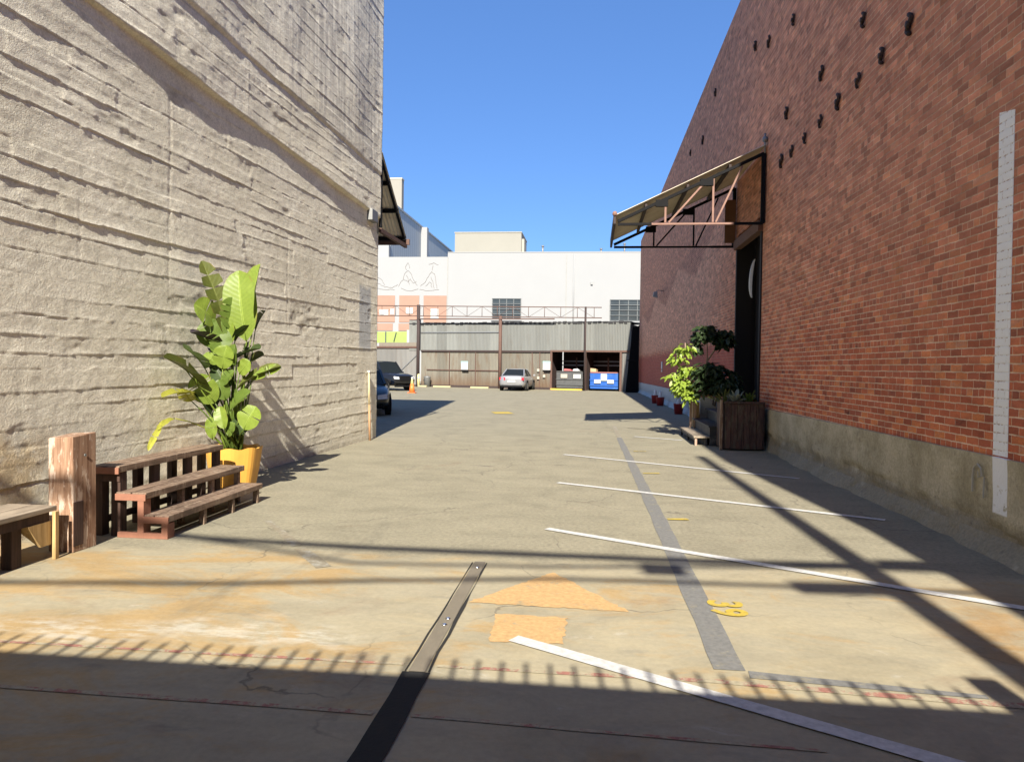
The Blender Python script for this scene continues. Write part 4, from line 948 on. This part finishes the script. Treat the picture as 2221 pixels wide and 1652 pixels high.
# notices on the shed
for x, z, lab in ((-9.35,1.62,'white and teal notice board on the rusty sheeting at the middle of the shed'), (-3.22,1.69,'white and teal notice board just left of the dark grey dumpster')):
    s_ = fthing('notice_board', lab, 'sign', x, -.10, 'notice boards on the shed')
    MB().box(-.28,.28,-.03,.02,z-.31,z+.31).build('panel', m_st, s_, bevel=.006); MB().box(-.275,.275,-.036,-.031,z+.17,z+.305).build('header_band', simple('teal_print', (.25,.48,.46), .6), s_)
    MB().box(-.2,.3,-.02,.03,z-.43,z-.325).build('shelf', m_black, s_)
for x, z, lab in ((-3.83,1.36,'small pale tag highest on the rusty sheeting right of the silver car'), (-3.82,.82,'small pale tag lowest on the rusty sheeting right of the silver car'), (-3.40,.95,'small pale tag below the notice board by the dumpster bay')):
    s_ = fthing('wall_tag', lab, 'sign', x, -.07, 'small tags on the shed'); MB().box(-.09,.09,-.02,.0,z-.1,z+.1).build('plate', m_stc, s_, bevel=.004)
# bollard, bin, wheel stops
bo = fthing('yellow_bollard', 'pale yellow steel bollard at the left shed post', 'bollard', -12.7, -.7); MB().lathe([(.10,0),(.10,.85),(.07,.93),(.02,.95)], 14).build('pipe', simple('pale_yellow_paint', (.60,.52,.25), .7, 0, .15, 5), bo, True)
MB().lathe([(.103,.60),(.103,.70)], 14).build('band', m_st, bo, True)
bi = fthing('metal_bin', 'grey metal bin beside the yellow bollard', 'bin', -12.1, -.5); MB().lathe([(.22,0),(.25,.7),(.26,.72),(.27,.74),(.1,.80),(.03,.82)], 16).build('drum', m_galv, bi, True); MB().box(-.28,-.25,-.06,.06,.45,.55).build('handle', m_black, bi)
m_ws = simple('yellow_concrete', (.33,.29,.165), .85, 0, .2, 5)
for x, lab in ((-10.75,'yellow concrete wheel stop nearest the bollard'), (-7.85,'yellow concrete wheel stop beside the silver car'), (-12.3,'short yellow wheel stop in front of the metal bin')):
    s_ = fthing('wheel_stop', lab, 'wheel stop', x, -.85, 'wheel stops along the shed'); L = .7 if x > -12 else .35
    MB().prism([(-.09,0),(.09,0),(.06,.12),(-.06,.12)], lambda u, v, d: (d, u, v), -L, L).build('block', m_ws, s_, bevel=.01)
cn = thing('traffic_cone', 'tall orange traffic cone with a faded yellow top near the cars', 'traffic cone', (-10.25,41.2,0))
MB().box(-.22,.22,-.22,.22,0,.05).build('base', simple('orange_rubber', (.62,.14,.03), .6), cn, bevel=.02); MB().lathe([(.17,.05),(.10,.52)], 18).build('cone', simple('orange_plastic', (.70,.17,.035), .5), cn, True)
MB().lathe([(.099,.521),(.045,.80),(.04,.82)], 18).build('top', simple('faded_orange', (.68,.52,.20), .5), cn, True)
bg_ = thing('black_gate', 'tall black sheeted gate leaf leaning ajar against the far brick corner', 'gate', (2.6,48.8,0))
m_bs = simple('black_sheet', (.004,.004,.005), .8, 0, .5, 3, spec=.1)
MB().prism([(-.48,0),(.40,0),(.30,4.3),(-.08,4.3)], lambda u, v, d: (u, d, v), 0, .08).build('leaf', m_bs, bg_); MB().box(.30,.36,-.05,.0,.2,4.4).build('post', m_black, bg_); MB().beam((-.4,-.03,2.1),(.36,-.03,2.1), .05, .08).build('rail', m_black, bg_)

# ------------------------------------------------------------------ cars
def car(label, paint, loc, rz, L=4.75, W=1.82, H=1.45, suv=False):
    c = thing('parked_car', label, 'car', loc, rz); s = L/4.72; hw = W/1.82
    if suv: S = [(-2.36,.74,.5,1.0,1.10),(-2.25,.86,.36,1.06,1.14),(-1.6,.91,.3,1.07,1.14),(0,.92,.3,1.06,1.12),(1.0,.91,.3,1.05,1.14),(1.7,.89,.32,1.0,1.08),(2.2,.82,.38,.9,.98),(2.36,.70,.45,.78,.84)]
    else: S = [(-2.36,.68,.40,.82,.93),(-2.26,.82,.28,.90,1.00),(-1.9,.88,.22,.93,1.03),(-1.2,.90,.2,.93,1.0),(0,.905,.2,.92,.96),(.9,.90,.2,.90,.97),(1.4,.89,.2,.86,.93),(1.9,.86,.22,.78,.84),(2.25,.76,.28,.66,.70),(2.36,.60,.36,.56,.60)]
    secs = []
    for x, w_, zb, zs, zt in S:
        x *= s; w_ *= hw; h = [(0,zb),(w_*.85,zb),(w_*.98,zb+.10),(w_,(zb+zs)*.5+.03),(w_*.97,zs),(w_*.82,zt-.02),(w_*.4,zt)]
        secs.append([(x,y,z) for y, z in h]+[(x,0,zt)]+[(x,-y,z) for y, z in h[1:]][::-1])
    MB().loft(secs).build('body', paint, c, True, sub=1)
    zb = 1.06 if suv else .955
    if suv: bf, rf, rr, br, wb_, wt = 1.0, .35, -1.95, -2.2, .82, .66
    else: bf, rf, rr, br, wb_, wt = 1.0, .22, -.9, -1.78, .79, .58
    bf, rf, rr, br, wb_, wt = bf*s, rf*s, rr*s, br*s, wb_*hw, wt*hw
    B = [(bf,-wb_*.93,zb),(bf,wb_*.93,zb),(br,wb_*.93,zb+.03),(br,-wb_*.93,zb+.03)]; T = [(rf,-wt,H-.07),(rf,wt,H-.07),(rr,wt,H-.06),(rr,-wt,H-.06)]
    MB().hexa(B, T).build('cabin', m_glass, c)
    V = Vector
    for i in range(4): MB().beam(V(B[i]), V(T[i]), .07, .07, (0,1,0)).build('pillar', paint, c)
    for sg in (1, -1):
        x = (bf+br)/2-.1; xt = (rf+rr)/2; MB().beam((x,sg*wb_*.945,zb),(xt,sg*(wt+.01),H-.07), .08, .05, (1,0,0)).build('pillar', m_black, c)
    rs = []
    for q in range(7):
        t_ = q/6; x = rf+(rr-rf)*t_; zc = H-.05+.05*math.sin(PI*t_); rs.append([(x,-wt-.01,H-.075),(x,-wt*.7,zc-.01),(x,0,zc),(x,wt*.7,zc-.01),(x,wt+.01,H-.075),(x,0,H-.085)])
    MB().loft(rs).build('roof', paint, c, True)
    r = .37 if suv else .325
    for x in (1.42*s, -1.38*s):
        for sg in (1, -1):
            y = sg*(W/2-.09)
            MB().lathe([(r+.05,-.02),(r+.05,.0)], 24, (x, sg*(W/2-.005), r), 1).build('wheel_arch', m_black, c)
            wh = MB().lathe([(r*.7,-.105),(r,-.09),(r,.09),(r*.7,.105)], 24, (x,y,r), 1).build('wheel', m_tyre, c, True)
            m = MB().lathe([(r*.64,-.01),(r*.62,.012)], 20, (x, sg*(W/2+.012), r), 1)
            m.build('rim', m_galv, wh)
    m_tl = simple('red_lens', (.55,.02,.03), .25); m_hl = simple('clear_lens', (.62,.64,.66), .15)
    for sg in (1, -1):
        if suv: MB().box(-L/2-.01,-L/2+.12,sg*.72-.1,sg*.72+.1,.75,1.05).build('tail_light', m_tl, c, bevel=.02)
        else: MB().hexa([(-L/2-.012,sg*.62-.2,.70),(-L/2+.1,sg*.62-.2,.70),(-L/2+.22,sg*.62+.16 if sg > 0 else sg*.62-.16-.0,.72),(-L/2+.12,sg*.62+.2,.72)], [(-L/2-.0,sg*.62-.2,.88),(-L/2+.1,sg*.62-.2,.88),(-L/2+.22,sg*.62+.16 if sg > 0 else sg*.62-.16,.88),(-L/2+.12,sg*.62+.2,.88)]).build('tail_light', m_tl, c)
        zl = .80 if suv else .60
        MB().hexa([(L/2-.16,sg*.62-.15,zl-.08),(L/2+.0,sg*.62-.15,zl-.08),(L/2-.08,sg*.62+.15,zl-.06),(L/2-.24,sg*.62+.15,zl-.06)] if sg > 0 else [(L/2-.24,sg*.62-.15,zl-.06),(L/2-.08,sg*.62-.15,zl-.06),(L/2+.0,sg*.62+.15,zl-.08),(L/2-.16,sg*.62+.15,zl-.08)],
                  [(L/2-.2,sg*.62-.15,zl+.06),(L/2-.03,sg*.62-.15,zl+.05),(L/2-.12,sg*.62+.15,zl+.09),(L/2-.26,sg*.62+.15,zl+.09)] if sg > 0 else [(L/2-.26,sg*.62-.15,zl+.09),(L/2-.12,sg*.62-.15,zl+.09),(L/2-.03,sg*.62+.15,zl+.05),(L/2-.2,sg*.62+.15,zl+.06)]).build('headlight', m_hl, c)
        MB().hexa([(.62*s,sg*(W/2+.10)-.09,zb-.02),(.72*s,sg*(W/2+.10)-.09,zb-.02),(.72*s,sg*(W/2+.10)+.05,zb),(.62*s,sg*(W/2+.10)+.05,zb)], [(.62*s,sg*(W/2+.10)-.09,zb+.13),(.70*s,sg*(W/2+.10)-.09,zb+.13),(.70*s,sg*(W/2+.10)+.05,zb+.11),(.62*s,sg*(W/2+.10)+.05,zb+.11)]).build('mirror', paint, c, bevel=.02)
    MB().box(-L/2-.02,-L/2+.1,-.26,.26,.56,.70).build('number_plate', m_st, c)
    MB().box(L/2-.06,L/2+.02,-.42,.42,(.62 if suv else .36),(.92 if suv else .58)).build('grille', m_black, c, bevel=.02)
    MB().box(-L/2+.0,-L/2+.2,-W/2+.22,W/2-.22,.24,.36).build('rear_bumper', m_black, c, bevel=.03); MB().box(L/2-.2,L/2-.02,-W/2+.25,W/2-.25,.24,.34).build('front_bumper', m_black, c, bevel=.03)
    return c
def paint(name, col, metal=.3, rough=.28): t = NT(name); m = t.done(col, rough, metal); t.b.inputs['Coat Weight'].default_value = .25; return m
car('silver sedan parked nose in to the rusty shed, seen from behind', paint('silver_paint', (.32,.325,.34), .45), (-5.10,50.05,0), R_(86), 4.8, 1.82, 1.47)
car('dark green grey sedan nosing out from behind the concrete wall corner in shade', paint('dark_paint', (.016,.019,.017), .0, .35), (-7.75,24.2,0), R_(-72), 4.7, 1.82, 1.47)
car('black off road car parked beyond the sedan near the pale fence', paint('black_paint', (.012,.012,.014), .2, .3), (-13.3,45.9,0), R_(-38), 4.6, 1.9, 1.85, True)

# ------------------------------------------------------------------ buildings beyond the yard
t = NT('white_painted_wall'); X, Y, Z = t.sep(t.co())
cw = t.mix(t.noise(.5, 4, .5), (.252,.257,.262), (.270,.275,.280)); cw = t.mix(t.M('MULTIPLY', t.ss(t.noise(1, 5, .6, t.scale(t.co(), [1.5, 1, .25])), .6, .8), .25), cw, (.27,.265,.25))
m_wb = t.done(cw, .8)
wb = thing('white_building', 'large plain white warehouse with steel windows behind the shed', 'building')
MB().box(-30,-14.45,72,96,0,12.33).build('wall', m_wb, wb); MB().box(-14.44,14,71.96,96,0,12.72).build('wall', m_wb, wb)
MB().box(-2.76,-2.70,71.92,71.957,0,12.5).build('joint', simple('pale_joint', (.26,.255,.24), .8), wb); MB().box(-14.46,-14.40,71.92,71.955,0,12.3).build('joint', simple('pale_joint', (.26,.255,.24), .8), wb)
MB().box(-14.44,14,71.93,72.2,12.72,12.80).build('roof_edge', m_wb, wb)
for x, h in ((-5.2,.9),(.6,.6),(2.9,1.1)): MB().tube([(x,74,12.7),(x,74,12.72+h)], .09, 8).lathe([(.16,12.72+h),(.16,12.78+h),(.04,12.86+h)], 10, (x,74,0)).build('vent_pipe', m_galv, wb, True)
MB().tube([(-2.0,71.9,12.6),(-2.0,71.9,4.2)], .06, 8).build('downpipe', m_wb, wb, True)
m_pane = NT('window_glass'); nn = m_pane.noise(.8, 3); m_pane = m_pane.done(m_pane.mix(nn, (.025,.03,.033), (.06,.072,.078)), .15, 0, .5)
for x0, x1, z0, z1 in ((-9.92,-7.12,6.22,8.22), (1.55,5.0,6.15,8.15)):
    wf = MB().box(x0, x1, 71.90, 71.95, z0, z1).build('window', m_pane, wb)
    f = MB(); nx = 4
    for i in range(nx+1): x = x0+(x1-x0)*i/nx; f.box(x-.035, x+.035, 71.84, 71.895, z0, z1)
    for i in range(5): z = z0+(z1-z0)*i/4; f.box(x0-.04, x1+.04, 71.80, 71.838, z-.03, z+.03)
    f.build('frame', simple('window_steel', (.10,.11,.115), .6), wf)
    MB().box(x0-.1, x1+.1, 71.78, 71.94, z0-.16, z0-.05).build('sill', m_wb, wf)
MB().box(-.36,-.16,71.8,71.95,9.6,9.9).build('wall_light', m_galv, wb)
m_mural = simple('terracotta_paint', (.275,.165,.122), .8, 0, .12, 1.2); m_lime = simple('lime_paint', (.26,.35,.09), .8, 0, .12, 2)
for x0, x1, z0, z1 in ((-23,-19.75,5.85,8.5), (-19.3,-17.28,5.85,8.5), (-16.83,-14.52,5.85,8.5), (-23,-19.95,5.0,5.72), (-19.35,-18.25,5.0,5.72)):
    MB().box(x0, x1, 71.94, 71.99, z0, z1).build('mural_panel', m_mural, wb)
for x0, x1, z0, z1 in ((-21.3,-20.4,6.55,7.1), (-20.2,-19.8,6.6,7.2), (-18.6,-17.9,6.7,7.3), (-16.1,-15.3,6.25,7.2)): MB().box(x0, x1, 71.90, 71.935, z0, z1).build('mural_patch', m_st, wb)
# figures drawn in thin brown line on the upper wall
m_ink = simple('faint_brown_line', (.215,.195,.18), .8)
def draw(pts, r=.035): return [(x, 71.985, z) for x, z in pts], r
mk = MB()
figs = [[(-21.9,10.9),(-21.7,10.2),(-21.5,9.7),(-21.0,9.4),(-20.4,9.25),(-19.9,9.3),(-19.5,9.6)], [(-21.6,10.3),(-21.1,10.0),(-20.8,9.5)], [(-21.8,9.3),(-21.0,9.1),(-19.8,9.05)],
 [(-19.4,9.4),(-19.0,10.1),(-18.7,10.8),(-18.4,11.0),(-18.1,10.6),(-17.9,10.0),(-17.5,9.5)], [(-18.6,11.0),(-18.7,11.5),(-18.4,11.7),(-18.3,11.2)], [(-18.9,10.2),(-18.5,9.8),(-18.2,10.2),(-17.9,9.7),(-17.6,9.9)], [(-18.6,10.5),(-18.3,9.6)], [(-19.2,9.2),(-18.3,9.0),(-17.4,9.15)],
 [(-17.2,9.4),(-16.7,9.8),(-16.4,10.4),(-16.0,10.9),(-15.7,10.5),(-15.6,9.8),(-15.5,9.2)], [(-16.3,11.55),(-15.9,11.75),(-15.4,11.55)], [(-15.95,11.5),(-16.0,11.0)], [(-16.1,10.4),(-15.9,9.6),(-15.8,9.2)], [(-16.6,9.5),(-16.2,9.9),(-16.0,9.3)], [(-17.3,9.1),(-16.3,9.0),(-15.3,9.1)]]
for pts in figs:
    P = [Vector((x, 71.985, z)) for x, z in pts]; q = []
    for a, b in zip(P[:-1], P[1:]): q += [a.lerp(b, t)+Vector((random.uniform(-.06, .06), 0, random.uniform(-.06, .06))) for t in (0, .33, .66)]
    mk.tube(q+[P[-1]], .022, 4)
mk.build('mural_drawing', m_ink, wb)
bd = fthing('painted_board', 'lime green and white painted board standing above the pale fence', 'board', -15.5, .9)
MB().box(-2.6,.95,0,.06,3.30,4.18).build('panel', m_lime, bd); MB().box(.96,1.72,0,.06,3.28,4.3).build('white_panel', m_st, bd)
MB().beam((-.15,-.03,3.4),(.05,-.03,4.1), .05, .16, (0,1,0)).box(-.95,-.86,-.04,-.002,3.3,4.18).build('dark_stroke', m_dg, bd)
for x in (-2.3, 0., 1.5): MB().box(x-.04,x+.04,.07,.14,0,3.9).build('leg', m_rust, bd)
ph = thing('roof_penthouse', 'square cream penthouse box standing on the white warehouse roof', 'roof box', (-11.17,77,0))
MB().box(-3.55,3.5,0,6,12.33,15.55).build('walls', simple('cream_stucco', (.235,.226,.195), .85, 0, .07, .6), ph); MB().box(-3.6,3.55,-.05,6.05,15.56,15.68).build('cap', simple('cream_cap', (.26,.25,.21), .85), ph)
MB().box(3.51,3.75,.5,2,12.73,15.0).build('side_duct', simple('tan_duct', (.36,.32,.25), .8), ph)
gb = thing('grey_building', 'tall building with grey blue ribbed side wall behind the white warehouse', 'building', (-21.0,74.6,0))
t = NT('grey_ribbed_cladding'); X, Y, Z = t.sep(t.co()); rib = t.M('FRACT', t.M('MULTIPLY', Y, 1.1)); m_clad = t.done(t.mix(t.ss(rib, .4, .6), (.30,.325,.34), (.36,.385,.40)), .6)
MB().box(-14,0,0,37,0,18.3).build('wall', m_clad, gb); MB().box(-14,.10,-.1,37.1,18.31,18.5).build('roof_edge', m_clad, gb)
MB().box(.01,.75,13.4,14.3,12,18.3).build('pilaster', m_wb, gb)
wt_ = thing('white_parapet', 'short white wall rising above the warehouse roof at its left', 'parapet', (-20.9,73.4,0)); MB().box(-3,.06,0,.5,12.33,14.35).build('wall', m_wb, wt_)
tw = thing('stair_tower', 'narrow tall beige tower peeping over the left canopy', 'tower', (-23.5,82,0)); MB().box(-2,1.65,0,.9,0,22.6).build('wall', simple('beige_stucco', (.24,.225,.195), .85, 0, .06, .5), tw); MB().box(-2.05,1.7,-.05,.95,22.61,22.75).build('cap', simple('beige_cap', (.42,.39,.33), .85), tw)

# ------------------------------------------------------------------ behind the camera: what throws the shadows
gt = thing('sliding_gate', 'tall dark sheeted sliding gate with a row of short pickets along its top', 'gate', (0,-.5,0))
MB().box(-5.0,2.36,-.03,.03,.05,2.93).build('panel', m_black, gt)
m = MB(); x = -4.95
while x < 2.3: m.box(x-.011, x+.011, -.011, .011, 2.93, 3.12); x += .1285
m.build('pickets', m_black, gt); MB().box(2.36,2.52,-.07,.07,0,3.18).build('post', m_black, gt)
up = thing('utility_pole', 'leaning wooden utility pole with crossarms and a small transformer', 'utility pole', (2.62,-4.6,0))
m_pole = wood('pole_wood', (.10,.07,.045), (.19,.14,.10), 2)
MB().tube([(0,0,0),(.45,0,6.0),(1.0,0,12.9)], [.15,.125,.09], 14).build('pole', m_pole, up, True)
MB().beam((-.2,-.12,7.27),(.55,-.12,7.30), .10, .16).build('crossarm', m_pole, up); MB().beam((.75,-.12,7.80),(1.6,-.12,7.85), .10, .18).build('crossarm', m_pole, up)
MB().box(-1.27,-.93,-.06,.06,7.34,7.5).build('splice_case', m_black, up)
def wire(pts, r, lab):
    P = [Vector(p) for p in pts]; m = MB()
    m.tube([(-16, -4.6, pts[0][2]+.25)]+[tuple(p) for p in P]+[(16,-4.6,pts[-1][2]+.3)], r, 6); o = m.build('overhead_wire', m_black, None, True)
    return tag(o, lab, 'cable', 'overhead wires behind the gate')
wire([(-3.22,-4.6,7.84),(-2.54,-4.6,7.72),(-1.01,-4.6,7.65),(1.86,-4.6,7.66),(3.19,-4.6,7.72)], .028, 'highest thick overhead wire on the leaning utility pole')
wire([(-3.3,-4.6,7.79),(-2.5,-4.6,7.67),(-1.01,-4.6,7.59),(1.86,-4.6,7.60),(3.2,-4.6,7.66)], .024, 'second overhead wire just under the highest')
wire([(-2.67,-4.6,7.69),(-1.87,-4.6,7.52),(-.99,-4.6,7.27),(-.06,-4.6,7.33),(.61,-4.6,7.37),(1.81,-4.6,7.51),(3.2,-4.6,7.62)], .024, 'sagging overhead wire that dips between its neighbours')
wire([(-3.34,-4.6,6.64),(-1.69,-4.6,6.80),(-.71,-4.6,6.96),(.67,-4.6,7.14),(1.24,-4.6,7.17),(2.6,-4.6,7.2)], .030, 'lowest overhead wire that climbs to the crossarm')
ob = thing('sky_blocker', 'plain dark unseen block added behind the gate to hold back sky light', 'building', (0,-30,0))  # unseen building added to block sky fill and deepen the shade
MB().box(-26,26,-14,0,0,13).build('walls', simple('blocker_dark', (.16,.15,.14), .9, 0, .1, 1), ob)
